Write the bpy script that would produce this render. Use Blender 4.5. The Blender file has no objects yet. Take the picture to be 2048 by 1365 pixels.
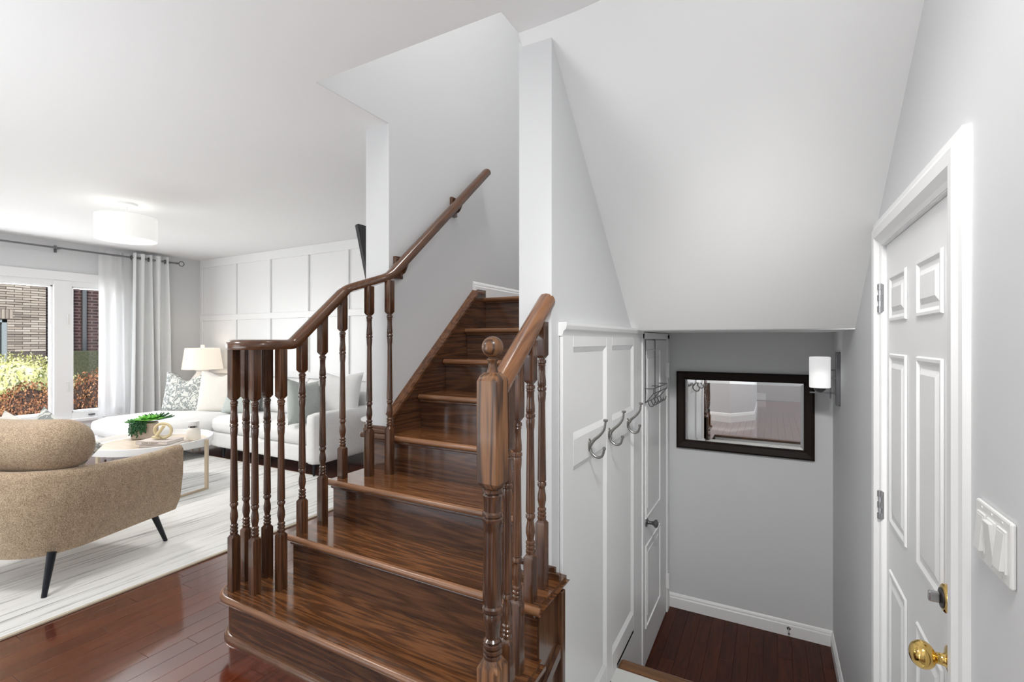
import bpy, bmesh, math, random
from mathutils import Vector, Matrix
random.seed(7)
C = bpy.context.scene.collection
PI = math.pi
def R(a): return math.radians(a)

# ------------------------------------------------------------------ camera, world, lights, exposure
sc = bpy.context.scene
cam = bpy.data.objects.new('camera', bpy.data.cameras.new('camera')); C.objects.link(cam)
cam.location = (0, 0, 1.25); cam.rotation_euler = (R(90), 0, R(28.52))
cam.data.sensor_width = 36; cam.data.lens = 36 * 955 / 2048; cam.data.clip_start = .02
sc.camera = cam
sc.view_settings.view_transform = 'Standard'; sc.view_settings.look = 'None'
sc.view_settings.gamma = 1; sc.view_settings.use_curve_mapping = False
sc.view_settings.exposure = 0.87

w = bpy.data.worlds.new('sky'); sc.world = w; w.use_nodes = True
wn = w.node_tree.nodes; wl = w.node_tree.links
sky = wn.new('ShaderNodeTexSky'); sky.sky_type = 'NISHITA'; sky.sun_disc = False
sky.sun_elevation = R(48); sky.sun_rotation = R(110)
wl.new(sky.outputs[0], wn['Background'].inputs[0]); wn['Background'].inputs[1].default_value = .13

def light(name, kind, loc, energy, size=.5, sizey=None, rot=(0, 0, 0), color=(1, 1, 1)):
    d = bpy.data.lights.new(name, kind); d.energy = energy; d.color = color
    if kind == 'AREA':
        d.size = size
        if sizey: d.shape = 'RECTANGLE'; d.size_y = sizey
    elif kind == 'POINT': d.shadow_soft_size = size
    o = bpy.data.objects.new(name, d); C.objects.link(o); o.location = loc; o.rotation_euler = rot
    return o
sun = light('sun', 'SUN', (0, 0, 9), 3.0, color=(1, .95, .86)); sun.data.angle = R(.6)
sun.rotation_euler = Vector((-.55, .38, -.74)).to_track_quat('-Z', 'Y').to_euler()
# unseen fill panels added behind the camera, then daylight at the living room window
light('back_fill_hall', 'AREA', (1.22, -3.55, 1.35), 8, 1.0, 1.9, (R(98), 0, 0), (.96, .985, 1))
light('back_fill_living', 'AREA', (-4.6, -3.55, 1.25), 29, 3.2, 2.1, (R(96), 0, 0), (.96, .985, 1))
light('daylight_front_window', 'AREA', (-7.36, 1.6, 1.2), 34, 2.2, 1.4, (R(84), 0, R(-90)), (.96, .985, 1))
# upward fill added behind the camera, no fixtures, brightens the ceiling; a hall lamp hangs behind the camera
light('ceiling_fill_hall', 'AREA', (.9, -.9, .8), 13, 1.2, None, (R(180), 0, 0), (.92, .97, 1))
light('ceiling_fill_living', 'AREA', (-2.6, -.6, .7), 21, 1.6, None, (R(180), 0, 0), (.92, .97, 1))
light('hall_downlight', 'AREA', (.08, .38, 2.39), 12, .35, color=(1, .99, .97))
light('living_fill_down', 'AREA', (-2.9, .25, 2.39), 10, .4, color=(1, .99, .97))  # unseen downward fill added for the near rug and armchair
# unseen spot without a fixture, added to brighten the side entry
spot = light('entry_fill_spot', 'SPOT', (-.05, .55, 2.36), 112, color=(1, .99, .97))
spot.data.spot_size = R(52); spot.data.spot_blend = .8; spot.data.shadow_soft_size = .22
spot.rotation_euler = Vector((-.05, 2.75, -1.95)).to_track_quat('-Z', 'Y').to_euler()

# ------------------------------------------------------------------ materials
MATS = {}
def lin(r, g, b):
    f = lambda v: v / 12.92 if v <= .04045 else ((v + .055) / 1.055) ** 2.4
    return (f(r / 255), f(g / 255), f(b / 255), 1)
def base(name, col, rough=.5, metal=0, spec=None):
    m = bpy.data.materials.new(name); m.use_nodes = True
    b = m.node_tree.nodes['Principled BSDF']
    b.inputs['Base Color'].default_value = col; b.inputs['Roughness'].default_value = rough
    b.inputs['Metallic'].default_value = metal
    if spec is not None: b.inputs['Specular IOR Level'].default_value = spec
    return m, m.node_tree.nodes, m.node_tree.links, b
def ramp(n, stops):
    r = n.new('ShaderNodeValToRGB'); e = r.color_ramp.elements
    while len(e) < len(stops): e.new(.5)
    for el, (p, c) in zip(e, stops): el.position = p; el.color = c
    return r
def paint(name, col, rough=.5, bump=.02, scale=260, spec=.35):
    m, n, l, b = base(name, col, rough, spec=spec)
    if bump:
        t = n.new('ShaderNodeTexCoord'); x = n.new('ShaderNodeTexNoise'); x.inputs['Scale'].default_value = scale
        l.new(t.outputs['Object'], x.inputs['Vector'])
        u = n.new('ShaderNodeBump'); u.inputs['Strength'].default_value = bump; u.inputs['Distance'].default_value = .002
        l.new(x.outputs[0], u.inputs['Height']); l.new(u.outputs[0], b.inputs['Normal'])
    return m
def wood(name, axis, dark, mid, light_, rough=.2, scale=1.0, coat=0, coat_ior=1.5, spec=.5, per_object=True, fig=.17, tilt=0):
    """oak: long pores along the grain axis and cathedral bands"""
    m, n, l, b = base(name, mid, rough)
    t = n.new('ShaderNodeTexCoord'); oi = n.new('ShaderNodeObjectInfo')
    vr = n.new('ShaderNodeVectorRotate'); vr.rotation_type = 'X_AXIS'; vr.inputs['Angle'].default_value = -tilt
    l.new(t.outputs['Object'], vr.inputs['Vector'])
    mp = n.new('ShaderNodeMapping'); l.new(vr.outputs[0], mp.inputs['Vector'])
    if per_object:
        mul = n.new('ShaderNodeVectorMath'); mul.operation = 'MULTIPLY'; mul.inputs[1].default_value = (7.3, 5.1, 9.7)
        l.new(oi.outputs['Random'], mul.inputs[0]); l.new(mul.outputs[0], mp.inputs['Location'])
    s = [1, 1, 1]; s['xyz'.index(axis)] = .07
    mp.inputs['Scale'].default_value = s
    n1 = n.new('ShaderNodeTexNoise'); n1.inputs['Scale'].default_value = 9 * scale; n1.inputs['Detail'].default_value = 3
    l.new(mp.outputs[0], n1.inputs['Vector'])
    mm = n.new('ShaderNodeMath'); mm.operation = 'MULTIPLY'; mm.inputs[1].default_value = 60
    l.new(n1.outputs[0], mm.inputs[0])
    sn = n.new('ShaderNodeMath'); sn.operation = 'SINE'; l.new(mm.outputs[0], sn.inputs[0])
    n2 = n.new('ShaderNodeTexNoise'); n2.inputs['Scale'].default_value = 300; n2.inputs['Detail'].default_value = 4
    mp2 = n.new('ShaderNodeMapping'); s2 = [1, 1, 1]; s2['xyz'.index(axis)] = .035; mp2.inputs['Scale'].default_value = s2
    l.new(vr.outputs[0], mp2.inputs['Vector']); l.new(mp2.outputs[0], n2.inputs['Vector'])
    n3 = n.new('ShaderNodeTexNoise'); n3.inputs['Scale'].default_value = 4.2; l.new(mp.outputs[0], n3.inputs['Vector'])
    r1 = ramp(n, [(0.0, dark), (.45, mid), (1, light_)])
    ad = n.new('ShaderNodeMath'); ad.operation = 'MULTIPLY_ADD'; ad.inputs[1].default_value = fig; ad.inputs[2].default_value = .52
    l.new(sn.outputs[0], ad.inputs[0])
    ad2 = n.new('ShaderNodeMath'); ad2.operation = 'MULTIPLY_ADD'; ad2.inputs[1].default_value = .9; ad2.inputs[2].default_value = -.45
    l.new(n2.outputs[0], ad2.inputs[0])
    ad3 = n.new('ShaderNodeMath'); ad3.operation = 'ADD'; l.new(ad.outputs[0], ad3.inputs[0]); l.new(ad2.outputs[0], ad3.inputs[1])
    ad4 = n.new('ShaderNodeMath'); ad4.operation = 'MULTIPLY_ADD'; ad4.inputs[1].default_value = .5; ad4.inputs[2].default_value = -.25
    l.new(n3.outputs[0], ad4.inputs[0])
    ad5 = n.new('ShaderNodeMath'); ad5.operation = 'ADD'; l.new(ad3.outputs[0], ad5.inputs[0]); l.new(ad4.outputs[0], ad5.inputs[1])
    l.new(ad5.outputs[0], r1.inputs[0]); l.new(r1.outputs[0], b.inputs['Base Color'])
    if per_object:
        hs = n.new('ShaderNodeHueSaturation'); l.new(r1.outputs[0], hs.inputs['Color'])
        va = n.new('ShaderNodeMath'); va.operation = 'MULTIPLY_ADD'; va.inputs[1].default_value = .36; va.inputs[2].default_value = .82
        l.new(oi.outputs['Random'], va.inputs[0]); l.new(va.outputs[0], hs.inputs['Value']); l.new(hs.outputs[0], b.inputs['Base Color'])
    u = n.new('ShaderNodeBump'); u.inputs['Strength'].default_value = .10; u.inputs['Distance'].default_value = .001
    l.new(n2.outputs[0], u.inputs['Height']); l.new(u.outputs[0], b.inputs['Normal'])
    b.inputs['Specular IOR Level'].default_value = spec; b.inputs['Coat IOR'].default_value = coat_ior; b.inputs['Coat Weight'].default_value = coat; b.inputs['Coat Roughness'].default_value = .08
    return m
def fabric(name, c1, c2, scale=400, rough=.95, bump=.25, sheen=.2):
    m, n, l, b = base(name, c1, rough, spec=.15)
    t = n.new('ShaderNodeTexCoord'); x = n.new('ShaderNodeTexNoise'); x.inputs['Scale'].default_value = scale; x.inputs['Detail'].default_value = 3
    y = n.new('ShaderNodeTexNoise'); y.inputs['Scale'].default_value = scale / 9
    l.new(t.outputs['Object'], x.inputs['Vector']); l.new(t.outputs['Object'], y.inputs['Vector'])
    a = n.new('ShaderNodeMath'); a.operation = 'MULTIPLY_ADD'; a.inputs[1].default_value = .15; l.new(y.outputs[0], a.inputs[0]); 
    m2 = n.new('ShaderNodeMath'); m2.operation = 'MULTIPLY'; m2.inputs[1].default_value = .85; l.new(x.outputs[0], m2.inputs[0]); l.new(m2.outputs[0], a.inputs[2])
    r = ramp(n, [(.38, c1), (.62, c2)]); l.new(a.outputs[0], r.inputs[0]); l.new(r.outputs[0], b.inputs['Base Color'])
    u = n.new('ShaderNodeBump'); u.inputs['Strength'].default_value = bump; u.inputs['Distance'].default_value = .003
    l.new(x.outputs[0], u.inputs['Height']); l.new(u.outputs[0], b.inputs['Normal'])
    b.inputs['Sheen Weight'].default_value = sheen
    return m
def glass(name, mixv=.08, tint=(1, 1, 1, 1)):
    m = bpy.data.materials.new(name); m.use_nodes = True; n = m.node_tree.nodes; l = m.node_tree.links
    n.remove(n['Principled BSDF'])
    tr = n.new('ShaderNodeBsdfTransparent'); tr.inputs[0].default_value = tint
    g = n.new('ShaderNodeBsdfGlossy'); g.inputs['Roughness'].default_value = .02
    mx = n.new('ShaderNodeMixShader'); mx.inputs[0].default_value = mixv
    l.new(tr.outputs[0], mx.inputs[1]); l.new(g.outputs[0], mx.inputs[2]); l.new(mx.outputs[0], n['Material Output'].inputs[0])
    return m
def emit(name, col, strength):
    m, n, l, b = base(name, col, .6)
    b.inputs['Emission Color'].default_value = col; b.inputs['Emission Strength'].default_value = strength
    return m

M = MATS
M['wall'] = paint('grey wall paint', lin(218, 219, 220), .6)
M['ceiling'] = paint('white ceiling paint', lin(240, 240, 240), .8, .05, 90)
M['white'] = paint('white trim paint', lin(243, 243, 243), .35, .01, 60)
M['door'] = paint('white door paint', lin(240, 240, 240), .38, .015, 60)
D1, D2, D3 = lin(35, 20, 13), lin(75, 47, 31), lin(116, 77, 49)
M['oak_tread'] = wood('stained oak tread', 'x', lin(44, 25, 14), lin(98, 61, 36), lin(148, 98, 58), .18, coat=.5, coat_ior=1.6, scale=1.3, fig=.2)
M['oak_nose_highlight'] = wood('stained oak nosing highlight', 'x', lin(84, 54, 34), lin(128, 88, 59), lin(150, 106, 74), .3, coat=.2)  # lighter tone puts the highlight along each tread edge into the colour
for ax in 'xyz': M['oak_' + ax] = wood('stained oak grain along ' + ax, ax, D1, D2, D3, .22, coat=.4, coat_ior=1.6)
M['oak_rail'] = wood('stained oak handrail', 'y', lin(50, 29, 18), lin(98, 62, 38), lin(138, 92, 58), .22, coat=.25)
M['oak_post'] = wood('stained oak newel', 'z', lin(44, 26, 16), lin(106, 70, 43), lin(138, 95, 60), .3, scale=1.2, coat=.1, fig=.40)
M['oak_turned'] = wood('stained oak rail', 'y', lin(52, 32, 21), lin(88, 55, 34), lin(116, 76, 48), .22, coat=.25, fig=.1, tilt=R(38))
M['oak_bright'] = wood('lighter oak rail', 'y', lin(62, 36, 20), lin(128, 82, 50), lin(164, 112, 70), .25, coat=.2, fig=.2, tilt=R(33))
M['oak_plain'] = wood('stained oak moulding', 'x', lin(70, 46, 32), lin(98, 67, 47), lin(116, 82, 58), .25, scale=3, coat=.2)
M['floor'] = wood('red brown hardwood plank', 'y', lin(50, 20, 11), lin(90, 40, 24), lin(112, 54, 33), .13, coat=1, coat_ior=1.85)
M['floor_far'] = wood('red brown hardwood', 'y', lin(50, 20, 11), lin(88, 39, 23), lin(108, 52, 32), .15, coat=1, coat_ior=1.85)
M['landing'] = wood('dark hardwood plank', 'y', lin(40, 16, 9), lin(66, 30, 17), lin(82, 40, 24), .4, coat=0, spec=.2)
M['gap'] = paint('dark joint', lin(24, 11, 7), .8, 0)
M['nosing'] = wood('light oak nosing', 'x', lin(70, 44, 26), lin(112, 76, 46), lin(140, 98, 62), .3)
M['tile'] = paint('white glazed tile', lin(225, 225, 222), .15, 0)
M['grout'] = paint('grout', lin(60, 58, 56), .9, 0)
M['boucle'] = fabric('tan woven upholstery', lin(146, 124, 101), lin(206, 184, 157), 240)
M['sofa'] = fabric('white linen upholstery', lin(226, 225, 224), lin(240, 239, 238), 300, bump=.12)
M['cream'] = fabric('cream linen', lin(222, 217, 208), lin(236, 232, 224), 300, bump=.12)
M['sage'] = fabric('grey green linen', lin(168, 174, 170), lin(192, 197, 193), 300, bump=.15)
M['curtain'] = fabric('pale grey curtain cloth', lin(226, 227, 227), lin(234, 235, 235), 500, bump=.05, sheen=0)
M['black'] = paint('black lacquer', lin(24, 25, 28), .35, 0)
M['navy'] = paint('black tapered leg', lin(20, 24, 32), .4, 0)
M['chrome'] = base('brushed nickel', lin(190, 190, 192), .25, 1)[0]
M['nickel'] = base('satin nickel', lin(156, 154, 151), .3, 1)[0]
M['steel'] = base('grey satin metal', lin(124, 124, 127), .35, 1)[0]
M['brass'] = base('polished brass', lin(234, 198, 120), .08, 1)[0]
M['darkmetal'] = base('dark rosette metal', lin(74, 70, 66), .35, .8)[0]
M['mirror'] = base('mirror glass', (.93, .93, .93, 1), .01, 1)[0]
M['espresso'] = paint('espresso frame', lin(30, 20, 16), .5, .02, 40, .2)
M['goldwood'] = paint('pale gold leg', lin(204, 186, 160), .4, 0)
M['traytop'] = wood('pale veneer', 'x', lin(196, 178, 156), lin(214, 198, 178), lin(226, 212, 196), .3, per_object=False)
M['pot'] = paint('beige stone pot', lin(188, 172, 158), .8, .2, 120)
M['knot'] = paint('matte beige resin', lin(214, 198, 158), .55, .02, 100)
M['wax'] = paint('cream candle jar', lin(238, 232, 222), .4, 0)
M['book'] = paint('book cover', lin(206, 196, 190), .6, 0)
M['book2'] = paint('grey book cover', lin(190, 182, 176), .6, 0)
M['pages'] = paint('paper block', lin(232, 228, 222), .9, .1, 300)
M['ink'] = paint('printed lettering', lin(120, 106, 98), .8, 0)
M['leaf_dark'] = paint('dark succulent', lin(46, 92, 56), .5, 0)
M['leaf_bright'] = paint('bright rosette', lin(112, 184, 74), .45, 0)
M['leaf_mid'] = paint('mid green succulent', lin(78, 132, 74), .5, 0)
M['vase'] = paint('white glazed ceramic', lin(232, 232, 232), .2, 0)
M['glass'] = glass('window glass', .025)
M['shade'] = emit('lit lamp shade', lin(236, 224, 208), .26)
M['drum'] = emit('lit drum shade', lin(236, 235, 232), .26)
M['sconce'] = emit('faintly glowing opal glass shade', lin(238, 238, 238), .34)  # faint emission added so the sconce shade looks white
M['plastic'] = paint('white plastic', lin(232, 232, 230), .3, 0)
M['screen'] = paint('dark screen', lin(58, 58, 60), .4, 0)
# sheer cloth
def sheer():
    m = bpy.data.materials.new('sheer voile'); m.use_nodes = True; n = m.node_tree.nodes; l = m.node_tree.links
    n.remove(n['Principled BSDF'])
    tr = n.new('ShaderNodeBsdfTransparent'); tl = n.new('ShaderNodeBsdfTranslucent'); df = n.new('ShaderNodeBsdfDiffuse')
    for q in (tl, df): q.inputs[0].default_value = lin(246, 246, 246)
    a = n.new('ShaderNodeMixShader'); a.inputs[0].default_value = .55; l.new(tl.outputs[0], a.inputs[1]); l.new(df.outputs[0], a.inputs[2])
    c = n.new('ShaderNodeMixShader'); c.inputs[0].default_value = .80; l.new(tr.outputs[0], c.inputs[1]); l.new(a.outputs[0], c.inputs[2])
    l.new(c.outputs[0], n['Material Output'].inputs[0]); return m
M['sheer'] = sheer()
def rugmat():
    m, n, l, b = base('striped wool rug', lin(205, 205, 202), .95, spec=.1)
    t = n.new('ShaderNodeTexCoord'); mp = n.new('ShaderNodeMapping'); mp.inputs['Scale'].default_value = (1, .03, 1)
    l.new(t.outputs['Object'], mp.inputs['Vector'])
    x = n.new('ShaderNodeTexNoise'); x.inputs['Scale'].default_value = 48; x.inputs['Detail'].default_value = 5; x.inputs['Roughness'].default_value = .7
    l.new(mp.outputs[0], x.inputs['Vector'])
    r = ramp(n, [(.29, lin(130, 129, 126)), (.38, lin(190, 189, 185)), (.46, lin(234, 233, 230)), (.75, lin(243, 242, 239))])
    l.new(x.outputs[0], r.inputs[0]); l.new(r.outputs[0], b.inputs['Base Color'])
    y = n.new('ShaderNodeTexNoise'); y.inputs['Scale'].default_value = 500; l.new(t.outputs['Object'], y.inputs['Vector'])
    u = n.new('ShaderNodeBump'); u.inputs['Strength'].default_value = .4; u.inputs['Distance'].default_value = .004
    l.new(y.outputs[0], u.inputs['Height']); l.new(u.outputs[0], b.inputs['Normal'])
    return m
M['rug'] = rugmat()
M['binding'] = fabric('beige rug binding', lin(190, 176, 154), lin(206, 194, 172), 400)
def damask():
    m, n, l, b = base('damask print linen', lin(226, 226, 220), .9, spec=.1)
    t = n.new('ShaderNodeTexCoord')
    v = n.new('ShaderNodeTexVoronoi'); v.feature = 'DISTANCE_TO_EDGE'; v.inputs['Scale'].default_value = 11
    ns = n.new('ShaderNodeTexNoise'); ns.inputs['Scale'].default_value = 12; ns.inputs['Detail'].default_value = 2
    l.new(t.outputs['Object'], ns.inputs['Vector'])
    mx = n.new('ShaderNodeVectorMath'); mx.operation = 'MULTIPLY_ADD'; mx.inputs[1].default_value = (.16, .16, .16)
    l.new(ns.outputs['Color'], mx.inputs[0]); l.new(t.outputs['Object'], mx.inputs[2]); l.new(mx.outputs[0], v.inputs['Vector'])
    w2 = n.new('ShaderNodeTexNoise'); w2.inputs['Scale'].default_value = 26; w2.inputs['Detail'].default_value = 1.5; l.new(mx.outputs[0], w2.inputs['Vector'])
    a = n.new('ShaderNodeMath'); a.operation = 'MULTIPLY_ADD'; a.inputs[1].default_value = 2.0; l.new(v.outputs['Distance'], a.inputs[0]); l.new(w2.outputs[0], a.inputs[2])
    r = ramp(n, [(.54, lin(228, 228, 222)), (.58, lin(150, 155, 154)), (.80, lin(160, 165, 163)), (.84, lin(226, 226, 220))])
    l.new(a.outputs[0], r.inputs[0]); l.new(r.outputs[0], b.inputs['Base Color']); return m
M['damask'] = damask()
def brickmat(name, c1, c2, mortar, scale):
    m, n, l, b = base(name, c1, .9, spec=.1)
    t = n.new('ShaderNodeTexCoord'); mp = n.new('ShaderNodeMapping'); mp.inputs['Rotation'].default_value = (R(90), 0, R(90))
    sx = n.new('ShaderNodeSeparateXYZ'); cx = n.new('ShaderNodeCombineXYZ'); l.new(t.outputs['Object'], sx.inputs[0])
    l.new(sx.outputs['Y'], cx.inputs['X']); l.new(sx.outputs['Z'], cx.inputs['Y'])
    k = n.new('ShaderNodeTexBrick'); k.inputs['Scale'].default_value = scale; k.inputs['Color1'].default_value = c1; k.inputs['Color2'].default_value = c2
    k.inputs['Mortar'].default_value = mortar; k.inputs['Mortar Size'].default_value = .045; k.inputs['Brick Width'].default_value = 1.0; k.inputs['Row Height'].default_value = .3
    l.new(cx.outputs[0], k.inputs['Vector']); l.new(k.outputs['Color'], b.inputs['Base Color']); return m
M['redbrick'] = brickmat('dark red brickwork', lin(64, 38, 40), lin(40, 25, 28), lin(108, 90, 88), 3.2)
M['mortar'] = paint('mortar', lin(92, 84, 80), .9, .1, 60)
def brickpiece():
    m, n, l, b = base('buff brick', lin(186, 176, 166), .9, spec=.1)
    oi = n.new('ShaderNodeObjectInfo'); r = ramp(n, [(0, lin(138, 128, 120)), (.5, lin(172, 160, 148)), (1, lin(190, 180, 170))])
    l.new(oi.outputs['Random'], r.inputs[0]); l.new(r.outputs[0], b.inputs['Base Color']); return m
M['brick'] = brickpiece()
def foliage(name, cols, scale=9):
    m, n, l, b = base(name, cols[0], .6, spec=.2)
    t = n.new('ShaderNodeTexCoord'); x = n.new('ShaderNodeTexNoise'); x.inputs['Scale'].default_value = scale; x.inputs['Detail'].default_value = 3
    l.new(t.outputs['Object'], x.inputs['Vector'])
    r = ramp(n, [(.32 + .36 * i / (len(cols) - 1), c) for i, c in enumerate(cols)]); l.new(x.outputs[0], r.inputs[0]); l.new(r.outputs[0], b.inputs['Base Color'])
    return m
M['bush_y'] = foliage('yellow green leaves', [lin(150, 158, 84), lin(208, 206, 146), lin(232, 228, 190)])
M['bush_g'] = foliage('dark green leaves', [lin(44, 82, 52), lin(80, 122, 74)])
M['maple'] = foliage('rust red leaves', [lin(92, 56, 36), lin(146, 94, 60), lin(196, 146, 98)])
M['maple_in'] = paint('brown twigs', lin(60, 42, 32), .9, 0)
M['hedge'] = foliage('dull olive hedge', [lin(44, 48, 34), lin(66, 70, 48), lin(88, 90, 64)], 30)
M['greyframe'] = paint('grey window frame', lin(150, 158, 162), .5, 0)
M['lawn'] = foliage('lawn', [lin(96, 110, 66), lin(120, 130, 84)], 3)
M['asphalt'] = paint('pale driveway', lin(150, 148, 144), .9, .2, 40)
M['carpaint'] = paint('white car paint', lin(226, 226, 220), .2, 0)
M['carglass'] = paint('dark car glass', lin(40, 46, 52), .1, 0)
M['tyre'] = paint('tyre rubber', lin(28, 28, 28), .8, 0)

# ------------------------------------------------------------------ mesh helpers
def box(bm, x0, x1, y0, y1, z0, z1, bev=0, seg=2):
    v = [bm.verts.new(p) for p in ((x0, y0, z0), (x1, y0, z0), (x1, y1, z0), (x0, y1, z0), (x0, y0, z1), (x1, y0, z1), (x1, y1, z1), (x0, y1, z1))]
    f = [bm.faces.new([v[i] for i in q]) for q in ((3, 2, 1, 0), (4, 5, 6, 7), (0, 1, 5, 4), (1, 2, 6, 5), (2, 3, 7, 6), (3, 0, 4, 7))]
    if bev:
        bmesh.ops.bevel(bm, geom=list({e for q in f for e in q.edges}), offset=bev, segments=seg, affect='EDGES', profile=.5)
    return v
def prism(bm, poly, axis, a, b, bev=0):
    """polygon in the two other axes, extruded along axis from a to b"""
    def pt(p, t):
        return {'x': (t, p[0], p[1]), 'y': (p[0], t, p[1]), 'z': (p[0], p[1], t)}[axis]
    A = [bm.verts.new(pt(p, a)) for p in poly]; B = [bm.verts.new(pt(p, b)) for p in poly]
    fs = [bm.faces.new(A), bm.faces.new(B[::-1])]
    n = len(poly)
    for i in range(n): fs.append(bm.faces.new((A[i], B[i], B[(i + 1) % n], A[(i + 1) % n])))
    bmesh.ops.recalc_face_normals(bm, faces=fs)
    if bev: bmesh.ops.bevel(bm, geom=list({e for q in fs for e in q.edges}), offset=bev, segments=2, affect='EDGES')
    return fs
def lathe(bm, prof, cx=0, cy=0, n=20, axis='z', base_=0.0, cap=True):
    """prof: list of (radius, height)"""
    rings = []
    for r, h in prof:
        ring = []
        for i in range(n):
            a = 2 * PI * i / n
            if axis == 'z': p = (cx + r * math.cos(a), cy + r * math.sin(a), base_ + h)
            elif axis == 'x': p = (base_ + h, cx + r * math.cos(a), cy + r * math.sin(a))
            else: p = (cx + r * math.cos(a), base_ + h, cy + r * math.sin(a))
            ring.append(bm.verts.new(p))
        rings.append(ring)
    fs = []
    for A, B in zip(rings, rings[1:]):
        for i in range(n): fs.append(bm.faces.new((A[i], A[(i + 1) % n], B[(i + 1) % n], B[i])))
    if cap: fs += [bm.faces.new(rings[0][::-1]), bm.faces.new(rings[-1])]
    bmesh.ops.recalc_face_normals(bm, faces=fs)
    return rings
def sweep(bm, pts, sect, closed=False, up0=(0, 0, 1), scale=None):
    """sect: list of (side, up) offsets"""
    pts = [Vector(p) for p in pts]; n = len(pts); rings = []
    for i, p in enumerate(pts):
        t = (pts[min(i + 1, n - 1)] - pts[max(i - 1, 0)])
        if closed: t = pts[(i + 1) % n] - pts[(i - 1) % n]
        t.normalize(); s = t.cross(Vector(up0))
        if s.length < 1e-3: s = t.cross(Vector((0, 1, 0)))
        s.normalize(); u = s.cross(t)
        k = scale[i] if scale else 1
        rings.append([bm.verts.new(p + s * a * k + u * b * k) for a, b in sect])
    m = len(sect); fs = []
    for i in range(n if closed else n - 1):
        A, B = rings[i], rings[(i + 1) % n]
        for j in range(m): fs.append(bm.faces.new((A[j], A[(j + 1) % m], B[(j + 1) % m], B[j])))
    if not closed: fs += [bm.faces.new(rings[0]), bm.faces.new(rings[-1][::-1])]
    bmesh.ops.recalc_face_normals(bm, faces=fs)
    return rings
def circ(r, n=10, ry=None): return [(r * math.cos(2 * PI * i / n), (ry or r) * math.sin(2 * PI * i / n)) for i in range(n)]
def fillet(pts, r=.03, k=4):
    out = [Vector(pts[0])]
    for a, b, c in zip(pts, pts[1:], pts[2:]):
        a, b, c = Vector(a), Vector(b), Vector(c)
        d1 = (a - b); d2 = (c - b); q = min(r, d1.length * .45, d2.length * .45)
        p, s = b + d1.normalized() * q, b + d2.normalized() * q
        for i in range(k + 1):
            t = i / k; out.append(p * (1 - t) ** 2 + b * 2 * t * (1 - t) + s * t * t)
    out.append(Vector(pts[-1])); return out
def smooth_curve(pts, k=6):
    P = [Vector(p) for p in pts]; P = [P[0] * 2 - P[1]] + P + [P[-1] * 2 - P[-2]]; out = []
    for i in range(1, len(P) - 2):
        for j in range(k):
            t = j / k; a, b, c, d = P[i - 1:i + 3]
            out.append(.5 * (2 * b + (c - a) * t + (2 * a - 5 * b + 4 * c - d) * t * t + (3 * b - a - 3 * c + d) * t ** 3))
    out.append(P[-2]); return out
def obj(name, bm, mat, parent=None, smooth=False, rel=None, sharp=40):
    me = bpy.data.meshes.new(name); bm.normal_update(); bm.to_mesh(me); bm.free()
    for m in (mat if isinstance(mat, (list, tuple)) else [mat]): me.materials.append(m)
    if smooth:
        me.polygons.foreach_set('use_smooth', [True] * len(me.polygons))
        me.set_sharp_from_angle(angle=R(sharp))
    o = bpy.data.objects.new(name, me); C.objects.link(o)
    if parent:
        o.parent = parent
        if rel: o.location = -Vector(rel)      # mesh written in room coordinates
    return o
def B(*a, **k):
    bm = bmesh.new(); box(bm, *a, **k); return bm
def NB(): return bmesh.new()
def tag(o, label=None, cat=None, group=None, kind=None):
    if label: o['label'] = label
    if cat: o['category'] = cat
    if group: o['group'] = group
    if kind: o['kind'] = kind
    return o
def thing(name, label, cat, loc=(0, 0, 0), rz=0, group=None):
    o = bpy.data.objects.new(name, None); C.objects.link(o); o.location = loc; o.rotation_euler = (0, 0, rz)
    o.empty_display_size = .1
    return tag(o, label, cat, group)
def struct(name, bm, mat, parent=None, label=None, **k):
    o = obj(name, bm, mat, parent, **k)
    if not parent: o['kind'] = 'structure'
    if label: o['label'] = label
    return o
def sbox(name, a, mat, parent=None, label=None, bev=0): return struct(name, B(*a, bev=bev), mat, parent, label)

# ------------------------------------------------------------------ room shell
ZC = 2.40; XL = -1.775; XR = .362; YM = 3.84; XW = -.71; YB = 3.90; XV = -7.19
# --- floors
fl = struct('floor', (lambda bm: (box(bm, -7.3, -.66, -3.7, 1.19, -.25, -.012), box(bm, -7.3, -.80, 1.19, 3.95, -.25, -.012), bm)[-1])(NB()), M['gap'], label='red brown hardwood floor of hall and living room')
sub = obj('floor_board_field', (lambda bm: (box(bm, -7.25, -2.995, -3.7, 3.90, -.011, 0), box(bm, -2.99, -.66, -3.7, -1.6, -.0115, -.0012), box(bm, -.66, 1.9, -3.7, -1.6, -.0115, -.0012), box(bm, -2.99, -1.95, 3.002, 3.90, -.011, 0), bm)[-1])(NB()), M['floor_far'], fl)
obj('subfloor', B(-.66, 1.9, -3.7, .75, -.25, -.012), M['gap'], fl)
pw = .083
def plank_mesh(L, wd, th):
    bm = NB(); box(bm, 0, wd - .0009, 0, L - .0009, -th, 0, bev=.0007, seg=1)
    me = bpy.data.meshes.new('floor_plank'); bm.to_mesh(me); bm.free(); return me
LENS = [.42, .62, .8, .98, 1.2]
PM = [plank_mesh(L, pw, .011) for L in LENS]
for m_ in PM: m_.materials.append(M['floor'])
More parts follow.
